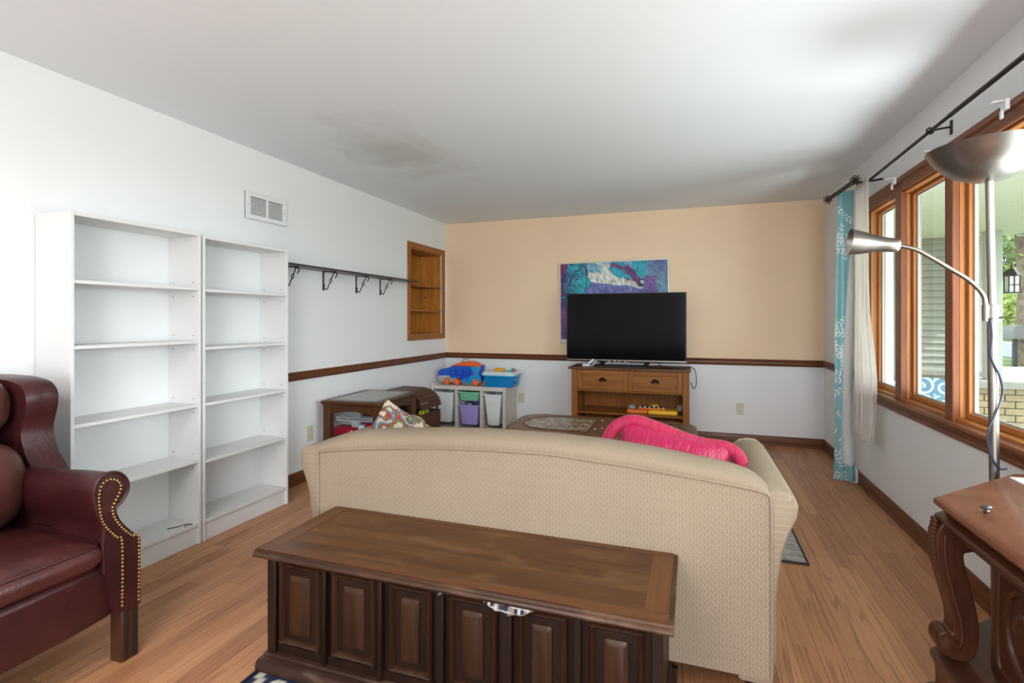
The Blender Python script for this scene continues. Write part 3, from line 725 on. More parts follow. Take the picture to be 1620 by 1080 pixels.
# dinosaur-headed car carrier toy
BL1 = plain('toy_blue', (.01,.10,.62), .35); BL2 = plain('toy_sky', (.01,.32,.78), .35); ORT = plain('toy_flame', (.86,.14,.02), .35); GY = plain('toy_silver', (.42,.44,.48), .4)
t = thing('toy_truck', 'blue toy car carrier with orange wheels, orange roof and grey handle', 'toy', (-.012, 5.50, .509))
def pz(x, z): return (x, z-.508)
def slab(name, pts, y0, y1, m_, bv=.006): return MB().prism([pz(*p) for p in pts], 'y', y0, y1).build(name, m_, t, bevel=bv)
slab('head', [(-2.79,.60),(-2.80,.65),(-2.75,.685),(-2.66,.705),(-2.63,.66),(-2.66,.61)], -.055, .055, BL1, .012)
slab('lower_jaw', [(-2.785,.55),(-2.795,.60),(-2.66,.615),(-2.56,.60),(-2.56,.535),(-2.76,.535)], -.05, .05, GY, .008)
tt = MB()
for k in range(7): tt.box(-2.788+k*.016, -2.780+k*.016, -.052, .052, .600-.508, .612-.508)
tt.build('teeth', WPLAS, t)
slab('body', [(-2.66,.59),(-2.65,.705),(-2.60,.73),(-2.38,.725),(-2.25,.70),(-2.25,.56),(-2.47,.575)], -.04, .05, BL1, .004)
for r_ in range(3):
    for c_ in range(3): slab('car_bay', [(-2.635+c_*.085,.665-r_*.04+.03),(-2.565+c_*.085,.665-r_*.04+.028),(-2.572+c_*.085,.665-r_*.04),(-2.63+c_*.085,.665-r_*.04+.004)], -.062, -.038, BL1, .003)
slab('rear_panel', [(-2.49,.535),(-2.49,.575),(-2.40,.59),(-2.34,.65),(-2.38,.725),(-2.26,.725),(-2.28,.64),(-2.25,.60),(-2.245,.545)], -.066, -.038, BL2, .004)
slab('roof', [(-2.65,.725),(-2.58,.745),(-2.48,.775),(-2.36,.782),(-2.30,.76),(-2.25,.705),(-2.27,.70),(-2.32,.725),(-2.60,.725)], -.05, .05, ORT, .008)
MB().tube([(-2.51,0,.765-.508),(-2.495,0,.795-.508),(-2.47,0,.803-.508),(-2.435,0,.802-.508),(-2.42,0,.775-.508)], .009, 8).build('handle', GY, t)
for x in (-2.669, -2.542, -2.31):
    for s in (-1, 1):
        wh = MB().lathe([(.02,-.014),(.036,-.014),(.038,-.008),(.038,.010),(.030,.014)], (x, s*.062, .038), 20, 'y').build('wheel', ORT, t)
        MB().lathe([(.012,-.018),(.012,.018)], (x, s*.062, .038), 10, 'y').build('hub', plain('hub_pink', (.9,.35,.25), .4), wh)
MB().lathe([(.014,-.07),(.012,-.064)], (-2.325,0,.648-.508), 12, 'y').build('badge', plain('toy_red', (.65,.02,.10), .4), t)
MB().prism([(-2.44,.048),(-2.37,.056),(-2.365,.062),(-2.43,.058)], 'y', -.0675, -.066).build('side_stripe', plain('stripe_navy', (.02,.03,.10), .4), t)
MB().ball((-2.245,0,.725-.508), .022, .03, .022).build('tail_knob', BL1, t)
# blue activity box
t = thing('activity_box', 'blue plastic toy box with white lid and orange toy on top', 'toy box', (-2.03, 5.52, .509))
BX = plain('box_blue', (.005,.22,.55), .35); LB = plain('lid_white', (.72,.84,.88), .35)
MB().rings([[(x, y, 0) for x, y in rrect(-.165,.16,-.12,.13,.03)], [(x, y, .135) for x, y in rrect(-.185,.18,-.135,.14,.03)]]).build('tub', BX, t, bevel=.004)
MB().rings([[(x, y, z) for x, y in rrect(-.20+i_,.195-i_,-.15+i_,.15-i_,.04)] for z, i_ in ((.13,.004),(.137,0),(.155,0),(.168,.012))]).build('lid', LB, t)
MB().rings([[(x, y, z) for x, y in rrect(-.20,.195,-.15,.15,.04)] for z in (.126,.134)]).build('lid_lip', plain('lid_sky', (.05,.55,.80), .35), t)
for z in (.04, .1): B(.168, .186, -.08, .0, z, z+.02).build('side_slot', BX, t, bevel=.003)
MB().prism(rrect(-.09,.03,-.05,.05,.03), 'z', .168, .20).build('orange_bar', plain('toy_amber', (.85,.36,.02), .4), t, bevel=.012)
B(.04, .12, -.02, .02, .168, .176).build('slider', plain('toy_teal', (.05,.45,.55), .4), t)
MB().ball((.125,.0,.19), .02).build('teal_knob', plain('toy_teal2', (.05,.42,.42), .4), t); MB().ball((.16,-.02,.185), .016).build('red_knob', ORT, t)

# ------------------------------------------------------------------ end table, fire engine, toy chest
DW_X = wood('table_wood_x', (.042,.014,.005), (.105,.037,.013), 'x', .35); DW_Z = wood('table_wood_z', (.042,.014,.005), (.105,.037,.013), 'z', .35); DW_Y = wood('table_wood_y', (.042,.014,.005), (.105,.037,.013), 'y', .35)
SLATE = plain('slate_inset', (.30,.31,.28), .25, var=.10, vs=5, spec=.6); SLD = plain('slate_border', (.15,.15,.13), .25, var=.2, vs=9)
t = thing('end_table', 'dark wooden end table with slate inset top against left wall', 'table', (-2.560, 3.765, 0), R(4.5))
w, d = .265, .35
MB().prism(rrect(-w, w, -d, d, .02), 'z', .588, .615).build('top', DW_X, t, bevel=.006)
B(-w+.05, w-.05, -d+.05, d-.05, .6155, .6165).build('inset_border', SLD, t)
B(-w+.085, w-.085, -d+.085, d-.085, .6166, .6176).build('inset_panel', SLATE, t)
for sx in (-1, 1):
    for sy in (-1, 1):
        x, y = sx*(w-.045), sy*(d-.05); B(x-.03, x+.03, y-.03, y+.03, 0, .588).build('leg', DW_Z, t, bevel=.004)
def arch(a, n=10): return [(-a,.588),(-a,.505)] + [(-a+2*a*k/n, .505+.03*math.sin(math.pi*k/n)) for k in range(1, n)] + [(a,.505),(a,.588)]
for s in (-1, 1):
    MB().prism(arch(w-.075), 'y', s*(d-.04)-.008, s*(d-.04)+.008).build('apron', DW_X, t)
    MB().prism(arch(d-.08), 'x', s*(w-.03)-.008, s*(w-.03)+.008).build('apron', DW_Y, t)
B(-w+.03, w-.03, -d+.03, d-.03, .238, .260).build('lower_shelf', DW_X, t, bevel=.003)
FR = plain('fire_red', (.32,.006,.025), .3); t = thing('toy_fire_engine', 'red toy fire engine with grey ladder under the end table', 'toy', (-2.575, 3.60, .2605), R(4))
B(-.2, .2, -.06, .06, .035, .125).build('body', FR, t, bevel=.014)
B(.08, .2, -.062, .062, .07, .165).build('cab', FR, t, bevel=.018)
B(.03, .085, -.063, .063, .10, .15).build('cab_window', plain('pale_window', (.55,.70,.80), .2), t, bevel=.006)
ld = MB()
for y in (-.03, .03): ld.box(-.19, .17, y-.006, y+.006, .172, .182)
for k in range(15): ld.box(-.185+k*.025, -.177+k*.025, -.03, .03, .174, .180)
for y in (-.032, .032): ld.box(-.19, .17, y-.004, y+.004, .196, .203)
for k in range(15):
    for y in (-.032, .032): ld.box(-.185+k*.025, -.180+k*.025, y-.003, y+.003, .180, .197)
ld.build('ladder', GY, t); B(-.05, .02, -.03, .03, .12, .174).build('ladder_mount', GY, t, bevel=.005)
star = [((.022 if k % 2 == 0 else .012)*math.cos(R(90+36*k))-.03, .085+(.022 if k % 2 == 0 else .012)*math.sin(R(90+36*k))) for k in range(10)]
MB().prism(star, 'y', -.064, -.0595).build('star_emblem', WPLAS, t)
for x in (-.13, .12):
    for s in (-1, 1): MB().lathe([(.02,-.012),(.036,-.012),(.036,.012),(.02,.012)], (x, s*.06, .036), 18, 'y').build('wheel', BLKP, t)
MB().lathe([(.010,-.078),(.010,-.072)], (.12,0,.036), 12, 'y').build('hub_cap', WPLAS, t)
TW_Y = wood('chest_dark_y', (.055,.020,.012), (.115,.044,.024), 'y', .4)
t = thing('toy_chest', 'dark toy chest with slatted domed lid propped open behind end table', 'chest', (-2.335, 4.22, 0))
cw, cd = .37, .42
B(-.015, 0, 0, cw, .02, .385).build('front_panel', TW_Y, t, bevel=.003); B(-cd, -cd+.015, 0, cw, .02, .40).build('back_panel', TW_Y, t)
for y in (0, cw-.015): B(-cd+.015, -.015, y, y+.015, .02, .385).build('side_panel', TW_Y, t)
B(-cd+.015, -.015, .015, cw-.015, .02, .035).build('bottom', TW_Y, t)
for k in range(6):
    a0, a1 = R(2+k*15), R(2+(k+1)*15-1.6); pts = []
    for a, r_ in ((a0,.20),(a1,.20),(a1,.185),(a0,.185)): pts.append((-.20+r_*1.0*math.cos(a), .44+r_*.75*math.sin(a)))
    MB().prism(pts, 'y', -.005, cw+.005).build('lid_slat', TW_Y, t, bevel=.002)
B(-cd, -.195, -.005, cw+.005, .575, .592).build('lid_top', TW_Y, t, bevel=.003)
B(-.012, .004, -.005, cw+.005, .425, .452).build('lid_edge', TW_Y, t, bevel=.003)
for y in (0, cw-.014): MB().prism([(-cd,.45),(-.012,.44),(-.05,.53),(-.14,.578),(-cd,.575)], 'x', 0, 1).xf(Matrix(((0,1,0,0),(.012,0,0,y),(0,0,1,0),(0,0,0,1)))).build('lid_end', TW_Y, t)
for y in (.02, cw-.03): B(-.02, -.012, y, y+.008, .37, .445).build('lid_stay', DW_Z, t)
YT = plain('toy_yellow2', (.92,.66,.01), .4); GT = plain('toy_green', (.06,.50,.12), .4)
o = thing('yellow_toy', 'yellow rounded toy peeking out of the toy chest', 'toy', (-2.39, 4.30, .30)); MB().ball((0,0,.07), .032, .035, .045).build('knob', YT, o); B(-.03,.03,-.03,.03,0,.05).build('block', YT, o, bevel=.01)
o = thing('green_toy', 'green toy piece behind the yellow toy in the toy chest', 'toy', (-2.41, 4.40, .30)); MB().ball((0,0,.09), .03, .05, .025).build('leaf_top', GT, o); B(-.02,.02,-.02,.06,0,.10).build('yellow_stem', YT, o, bevel=.006)

# ------------------------------------------------------------------ coffee table
def stone():
    m, N, L, b = newmat('marble_inset'); setp(b, .25, 0, .5)
    mp = coords(N, L); n = tex(N, L, mp.outputs[0], 22, 8, .7, 1.2)
    r = ramp(N, [(.36, (.045,.033,.022)), (.48, (.22,.17,.12)), (.62, (.50,.43,.34))]); L.new(n.outputs['Fac'], r.inputs['Fac']); L.new(r.outputs['Color'], b.inputs['Base Color']); return m
CT = wood('coffee_wood', (.10,.042,.022), (.21,.095,.050), 'x', .28, coat=.1)
t = thing('coffee_table', 'brown coffee table with rounded corners and mottled stone insets', 'table', (-.68, 4.10, 0))
tl, td = .72, .375
MB().prism(rrect(-tl, tl, -td, td, .20, 8), 'z', .392, .42).build('top', CT, t, bevel=.008, seg=3)
ins = [(-.06,-.26),(-.06,.26)] + [(-.40+.22*math.cos(R(a)), .26*math.sin(R(a))) for a in range(90, 271, 15)]
MB().prism(ins, 'z', .4205, .4215).build('stone_inset', stone(), t); MB().prism([(-x, y) for x, y in ins][::-1], 'z', .4205, .4215).build('stone_inset', stone(), t)
for s in (-1, 1):
    MB().tube([(s*x, y, .4212) for x, y in ins], .004, 6, loop=True).build('inlay_line', DW_X, t)
    MB().prism(rrect(s*.42-.10, s*.42+.10, -.24, .24, .05), 'z', .03, .392).build('pedestal', CT, t, bevel=.01)
B(-.40, .40, -.05, .05, .08, .14).build('stretcher', CT, t, bevel=.006)
B(-.56, .56, -.25, .25, .335, .392).build('apron', CT, t, bevel=.006)
random.seed(4)
for k, (x, y, lb) in enumerate(((-.02,.20,'white crumb on the coffee table strip near the television'), (-.02,-.14,'pale crumb on the coffee table strip near the sofa'), (.03,-.10,'grey crumb on the coffee table strip'))):
    tag(MB().ball((-.68+x, 4.10+y, .4245), .010, .008, .004, 7, 5).build('crumb', WPLAS if k != 2 else GY), lb, 'crumb')

# ------------------------------------------------------------------ sofa
def sofa_fabric(name, ax='x', ay='z', strength=1.0):
    m, N, L, b = newmat(name); setp(b, .9, 0, .15)
    t = N.new('ShaderNodeTexCoord'); sp = N.new('ShaderNodeSeparateXYZ'); L.new(t.outputs['Object'], sp.inputs[0])
    def math_(op, a, b_=None, c=None):
        n = N.new('ShaderNodeMath'); n.operation = op
        for i, q in enumerate((a, b_, c)):
            if q is None: continue
            if isinstance(q, (int, float)): n.inputs[i].default_value = q
            else: L.new(q, n.inputs[i])
        return n.outputs[0]
    O_ = {'x': sp.outputs[0], 'y': sp.outputs[1], 'z': sp.outputs[2]}
    u = math_('MULTIPLY', O_[ax], 1/.0119); v = math_('MULTIPLY', O_[ay], 1/.0215)
    fu = math_('FRACT', u); par = math_('MODULO', math_('FLOOR', u), 2.0); par = math_('ABSOLUTE', par)
    uu = math_('ABSOLUTE', math_('SUBTRACT', par, fu))
    curve = math_('POWER', uu, 1.7)
    tt = math_('FRACT', math_('ADD', math_('SUBTRACT', v, math_('MULTIPLY', curve, .95)), math_('MULTIPLY', par, .5)))
    l1 = math_('GREATER_THAN', math_('ABSOLUTE', math_('SUBTRACT', tt, .5)), .40)
    l2 = math_('GREATER_THAN', math_('ABSOLUTE', math_('SUBTRACT', fu, .5)), .44)
    ln = math_('MAXIMUM', l1, math_('MULTIPLY', l2, .7))
    d1 = math_('LESS_THAN', math_('ADD', math_('ABSOLUTE', math_('SUBTRACT', fu, .5)), math_('ABSOLUTE', math_('SUBTRACT', math_('FRACT', math_('MULTIPLY', v, .5)), .5))), .11)
    mp = coords(N, L); n = tex(N, L, mp.outputs[0], 260, 3); n2 = tex(N, L, mp.outputs[0], 2.0, 3)
    base = ramp(N, [(.3, (.265,.205,.148)), (.7, (.305,.24,.175))]); L.new(n2.outputs['Fac'], base.inputs['Fac'])
    mx = N.new('ShaderNodeMixRGB'); mx.inputs['Color2'].default_value = (.42,.35,.265,1); L.new(math_('MULTIPLY', ln, strength), mx.inputs['Fac']); L.new(base.outputs['Color'], mx.inputs['Color1'])
    m2 = N.new('ShaderNodeMixRGB'); m2.inputs['Color2'].default_value = (.16,.14,.12,1); L.new(math_('MULTIPLY', d1, .7*strength), m2.inputs['Fac']); L.new(mx.outputs['Color'], m2.inputs['Color1'])
    L.new(m2.outputs['Color'], b.inputs['Base Color'])
    hh = math_('ADD', n.outputs['Fac'], math_('MULTIPLY', ln, .4)); bump(N, L, b, hh, .35, .003)
    return m
FAB = sofa_fabric('sofa_leaf_fabric', 'x', 'z', .62); FABY = sofa_fabric('sofa_leaf_fabric_side', 'y', 'z', .3); FABT = sofa_fabric('sofa_leaf_fabric_top', 'x', 'y', .22)
sofa = thing('sofa', 'cream leaf patterned sofa with curved back seen from behind', 'sofa', (0,0,0))
SEAM = [(-1.571,.668),(-1.551,.674),(-1.461,.688),(-1.299,.707),(-1.144,.722),(-.958,.736),(-.737,.746),(-.55,.7495),(-.473,.748),(-.23,.733),(-.071,.720),(.078,.706),(.20,.692),(.235,.684),(.247,.672)]
CREST = [(-1.66,.688),(-1.59,.705),(-1.527,.731),(-1.447,.754),(-1.356,.769),(-1.207,.782),(-1.008,.798),(-.776,.808),(-.497,.808),(-.305,.80),(-.122,.783),(0,.766),(.132,.747),(.20,.728),(.235,.705),(.251,.686)]
Y0 = 1.902
xs = [-1.571 + (1.571+.247)*i/60 for i in range(61)]
# rear panel of patterned cloth
mb = MB(); top = [(x, Y0, interp(SEAM, x)) for x in xs]; bot = [(x, Y0+.004, .062) for x in xs]
rows = []
for k in range(13):
    f_ = k/12; rows.append([(x, Y0 - .006*math.sin(math.pi*f_)*math.sin(math.pi*(x+1.571)/1.818), .062+(interp(SEAM, x)-.062)*f_) for x in xs])
mb.rings(rows, False, False); mb.build('rear_panel', FAB, sofa, angle=80)
# rolled top and inner back
rows = []
for x in [-1.575+(1.575+.250)*i/60 for i in range(61)]:
    s_, c_ = interp(SEAM, x), interp(CREST, x); endf = min(1, max(0, min((x+1.575)/.05, (.25-x)/.05)))
    hgt = max(c_-s_, .01)
    prof = [(Y0+.002, .07), (Y0+.001, s_-.012), (Y0-.004, s_+hgt*.15), (Y0-.004, s_+hgt*.40), (Y0+.014, s_+hgt*.72), (Y0+.05, s_+hgt*.93), (Y0+.10, c_), (Y0+.15, c_-.008), (Y0+.19, c_-.035), (Y0+.21, c_-.09), (Y0+.215, .44)]
    rows.append([(x, y, z) for y, z in prof])
mb = MB(); mb.rings(rows, False, False); mb.build('back_roll', FABT, sofa, angle=80)
# piping round the rear panel
pip = [(-1.571, Y0-.004, .07)] + [(-1.571, Y0-.004, .07+k*.06) for k in range(1, 10)] + [(x, Y0-.004, z) for x, z in SEAM] + [(.250, Y0-.004, .62-k*.055) for k in range(0, 11)]
MB().tube(pip, .0045, 8).build('piping', FABT, sofa)
# arms: flared rolled section
ARM = [(.255,.045),(.266,.15),(.268,.33),(.276,.42),(.288,.50),(.310,.565),(.328,.61),(.332,.648),(.324,.672),(.300,.688),(.262,.692),(.225,.684),(.196,.660),(.180,.61),(.165,.50),(.150,.30),(.15,.045)]
def arm_ob(sgn):
    rws = []
    for y, dz, sh in ((1.905,-.012,-.012),(1.915,0,0),(2.1,0,0),(2.4,-.005,0),(2.7,-.018,.004),(2.79,-.022,.006),(2.815,-.03,-.004),(2.825,-.045,-.02)):
        rws.append([( (x if sgn > 0 else -1.35-x) + sgn*(sh if x > .22 else -sh), y, z + (dz if z > .4 else 0)) for x, z in ARM])
    return MB().rings(rws).build('arm', FABY, sofa, angle=50)
arm_ob(1); arm_ob(-1)
for s in (1, -1):
    fx = lambda x: x if s > 0 else -1.35-x
    MB().prism([(fx(x), z-.02) for x, z in ARM[1:]] if s > 0 else [(fx(x), z-.02) for x, z in ARM[1:]][::-1], 'y', 2.812, 2.832).build('arm_front', FAB, sofa, bevel=.008)
B(-1.50, .15, 2.0, 2.80, .06, .30).build('seat_base', FABT, sofa, bevel=.01)
for x0, x1 in ((-1.5, -.68), (-.67, .148)): MB().prism(rrect(x0, x1, 2.10, 2.84, .04), 'z', .30, .455).build('seat_cushion', FABT, sofa, bevel=.03, seg=3)
for x in (-1.5, .20):
    for y in (1.95, 2.76): MB().lathe([(.02, 0), (.028, .06)], (x, y, 0), 10).build('foot', BLACK, sofa)
# ------------------------------------------------------------------ cushions on the sofa
def cushion(name, w, h_, d, mats, parent, colfn=None, nu=40, puff=.55):
    mb = MB(); 
    def fn(side):
        def f(u, v):
            x, z = (u*2-1), (v*2-1)
            e = max(0, (1-abs(x)**2.6))*max(0, (1-abs(z)**2.6))
            px = x*w*(1-.08*(1-abs(x))*0-.05*(z*z)*(1-x*x)*0); k = 1-.06*(1-z*z)*abs(x)**3 ; k2 = 1-.06*(1-x*x)*abs(z)**3
            return (x*w*k, side*d*e**puff, z*h_*k2)
        return f
    mb.grid(fn(-1), nu, nu); mb.grid(fn(1), nu, nu)
    o = mb.build(name, mats, parent, angle=70, colfn=colfn); return o
def pinkm(name, c, rough):
    m, N, L, b = newmat(name); setp(b, rough, 0, .5); b.inputs['Sheen Weight'].default_value = .12
    mp = coords(N, L, (14, 8, 3)); n = tex(N, L, mp.outputs[0], 2.4, 4, .6)
    r = ramp(N, [(.3, tuple(q*.8 for q in c)), (.7, c)]); L.new(n.outputs['Fac'], r.inputs['Fac']); L.new(r.outputs['Color'], b.inputs['Base Color'])
    bump(N, L, b, n.outputs['Fac'], .8, .02); return m
pk = thing('pink_cushion', 'hot pink satin cushion with thick velvet border on the sofa', 'cushion', (-.115, 2.25, .435))
pk.rotation_euler = (R(-14), R(9), 0)
cu = cushion('satin_body', .235, .17, .09, pinkm('hot_pink_satin', (.46, .002, .070), .35), pk); cu.location = (0, 0, .19)
bp_ = catmull([(x, 0, z) for x, z in ((-.26,.02),(-.285,.19),(-.265,.305),(-.19,.362),(-.09,.357),(.02,.338),(.12,.33),(.205,.335),(.262,.30),(.285,.19),(.26,.02),(0,.0))], 7, True)
MB().tube(bp_, .029, 12, loop=True).build('velvet_border', pinkm('hot_pink_velvet', (.44, .006, .062), .7), pk)
def print_col(co):
    x, z = co.x*13, co.z*13; n = nz(x*1.2, z*1.2, 2); n2 = nz(x*2.0+5, z*2.0, 7)
    k = math.sin(math.hypot(x+.8+n, z-.5+n2)*4.2)
    pal = [(.42,.35,.26), (.15,.155,.05), (.03,.045,.07), (.40,.34,.25), (.09,.15,.20), (.24,.035,.035), (.14,.14,.05), (.50,.43,.35)]
    return pal[int((n+1)*5.5 + k*1.6 + n2*2) % 8]
pt = thing('print_cushion', 'cushion with olive and navy leaf print standing on one corner', 'cushion', (-1.40, 2.30, .46)); pt.rotation_euler = (R(-6), 0, R(38))
cu = cushion('body', .185, .17, .055, vcol('leaf_print', .85), pt, colfn=print_col, nu=80); cu.location = (0,0,.155); cu.rotation_euler = (0, R(33), 0)

# ------------------------------------------------------------------ carved chest in the foreground
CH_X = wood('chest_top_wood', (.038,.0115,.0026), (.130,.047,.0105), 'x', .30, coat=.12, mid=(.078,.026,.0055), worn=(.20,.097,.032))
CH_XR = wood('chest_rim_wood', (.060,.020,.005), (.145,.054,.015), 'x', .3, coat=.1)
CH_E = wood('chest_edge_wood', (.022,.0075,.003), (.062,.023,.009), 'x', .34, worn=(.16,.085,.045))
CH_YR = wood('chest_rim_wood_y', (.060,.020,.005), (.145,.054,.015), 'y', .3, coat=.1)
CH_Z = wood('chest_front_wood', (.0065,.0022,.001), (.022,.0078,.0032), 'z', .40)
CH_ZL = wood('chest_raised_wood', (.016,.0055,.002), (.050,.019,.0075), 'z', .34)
CH_D = wood('chest_plinth_wood', (.018,.008,.005), (.055,.024,.014), 'x', .5, worn=(.20,.13,.09))
ch = thing('blanket_chest', 'dark carved wooden chest with six raised panels behind the sofa', 'chest', (0,0,.013))
x0, x1, yf, yk = -1.441, -.073, 1.475, 1.872
B(x0, x1, yf+.02, yk, .05, .400).build('body', CH_Z, ch)
lid = MB().prism([(1.440,.402),(1.436,.409),(1.440,.417),(1.447,.421),(1.449,.428),(1.895,.428),(1.895,.402)], 'x', -1.476, -.044).build('lid', CH_E, ch, bevel=.002)
B(-1.462, -.058, 1.452, 1.893, .4281, .4300).build('lid_top', CH_X, lid)
for a, b_, m_ in (((-1.462,-.058), (1.452,1.498), CH_XR), ((-1.462,-.058), (1.862,1.893), CH_XR)): B(*a, *b_, .4301, .4306).build('lid_border', m_, lid)
for a in ((-1.462,-1.40), (-.125,-.058)): B(*a, 1.500, 1.860, .4301, .4306).build('lid_border', CH_YR, lid)
for q in ((-1.402,-.123,1.4982,1.4998),(-1.402,-.123,1.8602,1.8618)): B(*q, .4301, .4305).build('incised_line', BLACK, lid)
for q in ((-1.4015,-1.3995),(-.1255,-.1235)): B(*q, 1.4998, 1.8602, .4301, .4305).build('incised_line', BLACK, lid)
sd = lambda X0, X1: MB().prism([(1.44,.402),(1.89,.402),(1.89,.424),(1.44,.424)], 'x', X0, X1)
posts = [(-1.441,-1.404), (-1.206,-1.189), (-.984,-.966), (-.764,-.740), (-.548,-.512), (-.322,-.301), (-.104,-.073)]
for a, b_ in posts: B(a, b_, yf-.004, yf+.02, .055, .40).build('stile', CH_Z, ch, bevel=.003)
B(x0, x1, yf+.008, yf+.02, .372, .402).build('top_rail', CH_Z, ch); B(x0, x1, yf+.008, yf+.02, .05, .085).build('bottom_rail', CH_Z, ch)
panels = [(-1.391,-1.214), (-1.166,-.992), (-.940,-.784), (-.722,-.562), (-.494,-.343), (-.280,-.123)]
for a, b_ in panels:
    p = B(a, b_, yf+.008, yf+.018, .088, .385).build('panel', CH_Z, ch)
    for q in ((a, a+.020, .093, .385), (b_-.020, b_, .093, .385)):
        MB().prism([(q[0], yf+.010),(q[0]+.004, yf-.004),(q[0]+.010, yf-.010),(q[0]+.016, yf-.004),(q[1], yf+.010)], 'z', q[2], q[3]).build('moulding', CH_ZL, p)
    for zz in (.093, .365):
        MB().prism([(yf+.010, zz),(yf-.004, zz+.004),(yf-.010, zz+.010),(yf-.004, zz+.016),(yf+.010, zz+.020)], 'x', a+.004, b_-.004).build('moulding', CH_ZL, p)
    ia, ib, za, zb = a+.042, b_-.042, .132, .345
    mb = MB(); mb.rings([[(x, yf+.010, z) for x, z in rrect(ia, ib, za, zb, .008, 3)], [(x, yf+.001, z) for x, z in rrect(ia+.003, ib-.003, za+.003, zb-.003, .008, 3)], [(x, yf-.006, z) for x, z in rrect(ia+.014, ib-.014, za+.016, zb-.016, .006, 3)]])
    mb.build('raised_field', CH_ZL, p, angle=30)
B(-1.453, -.061, yf-.012, yk+.005, .040, .054).build('base_moulding', CH_D, ch, bevel=.005)
MB().prism([(1.438,0),(1.434,.02),(1.440,.036),(1.450,.040),(1.880,.040),(1.880,0)], 'x', -1.464, -.046).build('plinth', CH_D, ch, bevel=.004)
MB().lathe([(.004,-.016),(.008,-.012),(.008,0)], (-.752, yf+.004, .383), 14, 'y').build('lock', STEEL, ch)
def plaid(co):
    k = .012
    a = (math.sin(co.x*260) > .55) ; b_ = math.sin(co.z*330+co.x*30) > .5
    return (.45,.42,.40) if (a and math.sin(co.x*65) > 0) or math.sin(co.z*500+co.x*30) > .8 else ((.02,.02,.035) if math.sin(co.x*130+.8) > -.2 else (.20,.16,.14))
mb = MB().grid(lambda u, v: (-.595+.16*u, 1.452-.016*math.sin(math.pi*u)*math.sin(math.pi*v*.8+.3), .411 - .026*v*math.sin(math.pi*min(max(u,.03),.97))**.7 + .002*math.sin(u*22)), 80, 20)
pl = mb.build('plaid_cloth', vcol('plaid_weave', .85), solid=.004, colfn=plaid); tag(pl, 'corner of black and white plaid cloth caught under the chest lid', 'cloth')

# ------------------------------------------------------------------ leather wing chair
def leather(name, c, c2, worn=None):
    m, N, L, b = newmat(name); setp(b, .36, 0, .5)
    mp = coords(N, L); n = tex(N, L, mp.outputs[0], 5, 6, .62, .4)
    r = ramp(N, [(.3, c), (.7, c2)]); L.new(n.outputs['Fac'], r.inputs['Fac']); out = r.outputs['Color']
    if worn:
        n4 = tex(N, L, mp.outputs[0], 3.3, 8, .7, .5); r4 = ramp(N, [(.50, (0,0,0)), (.70, (1,1,1))]); L.new(n4.outputs['Fac'], r4.inputs['Fac'])
        mx = N.new('ShaderNodeMixRGB'); mx.inputs['Color2'].default_value = (*worn, 1); L.new(r4.outputs['Color'], mx.inputs['Fac']); L.new(out, mx.inputs['Color1']); out = mx.outputs['Color']
    L.new(out, b.inputs['Base Color'])
    v = N.new('ShaderNodeTexVoronoi'); v.inputs['Scale'].default_value = 260; L.new(mp.outputs[0], v.inputs['Vector'])
    n3 = tex(N, L, mp.outputs[0], 7, 5, .6, 1.5)
    a = N.new('ShaderNodeMath'); a.operation = 'MULTIPLY_ADD'; a.inputs[1].default_value = .05; L.new(v.outputs['Distance'], a.inputs[0]); L.new(n3.outputs['Fac'], a.inputs[2])
    bump(N, L, b, a.outputs[0], .35, .012); return m
LEA = leather('oxblood_leather', (.028,.0055,.0065), (.056,.0115,.012)); LEAS = leather('oxblood_leather_worn', (.045,.009,.009), (.085,.020,.017), (.20,.058,.042)); LEAB = leather('brown_leather', (.055,.016,.012), (.10,.032,.024))
BRASS = plain('brass', (.62,.42,.16), .3, 1)
wc = thing('wing_chair', 'oxblood leather wing chair with brass nailhead trim on the rolled arm', 'armchair', (-2.36, 1.0, 0))
cx_, cy_ = -2.36, 1.0     # local coordinates are relative to this base point
def Lx(p): return (p[0]-cx_, p[1]-cy_, p[2])
# apron / frame
def apron_ring(z, i): return [Lx((x, y, z)) for x, y in [(-2.72+i,.66+i),(-2.05,.66+i),(-1.99-i,.70+i),(-1.972-i,.85),(-1.966-i,1.0),(-1.972-i,1.15),(-1.99-i,1.30-i),(-2.05,1.34-i),(-2.72+i,1.34-i)]]
MB().rings([apron_ring(.185,.006), apron_ring(.20,0), apron_ring(.37,-.004), apron_ring(.385,.01)]).build('seat_frame', LEA, wc, bevel=.006)
# seat cushion with bulged front
rows = []
for z, i in ((.385,.03),(.392,.008),(.41,-.004),(.435,-.006),(.458,.002),(.473,.022),(.482,.06),(.490,.14)):
    ring = [Lx((x, y, z)) for x, y in rrect(-2.60+i, -1.955-i, .735+i, 1.262-i, .05, 5)]; rows.append(ring)
MB().rings(rows).build('seat_cushion', LEAS, wc, angle=60)
pts = [Lx((x, y, .466)) for x, y in rrect(-2.60+.01, -1.955-.008, .735+.008, 1.262-.008, .05, 6)]
MB().tube(pts, .006, 8, loop=True).build('seat_piping', LEA, wc)
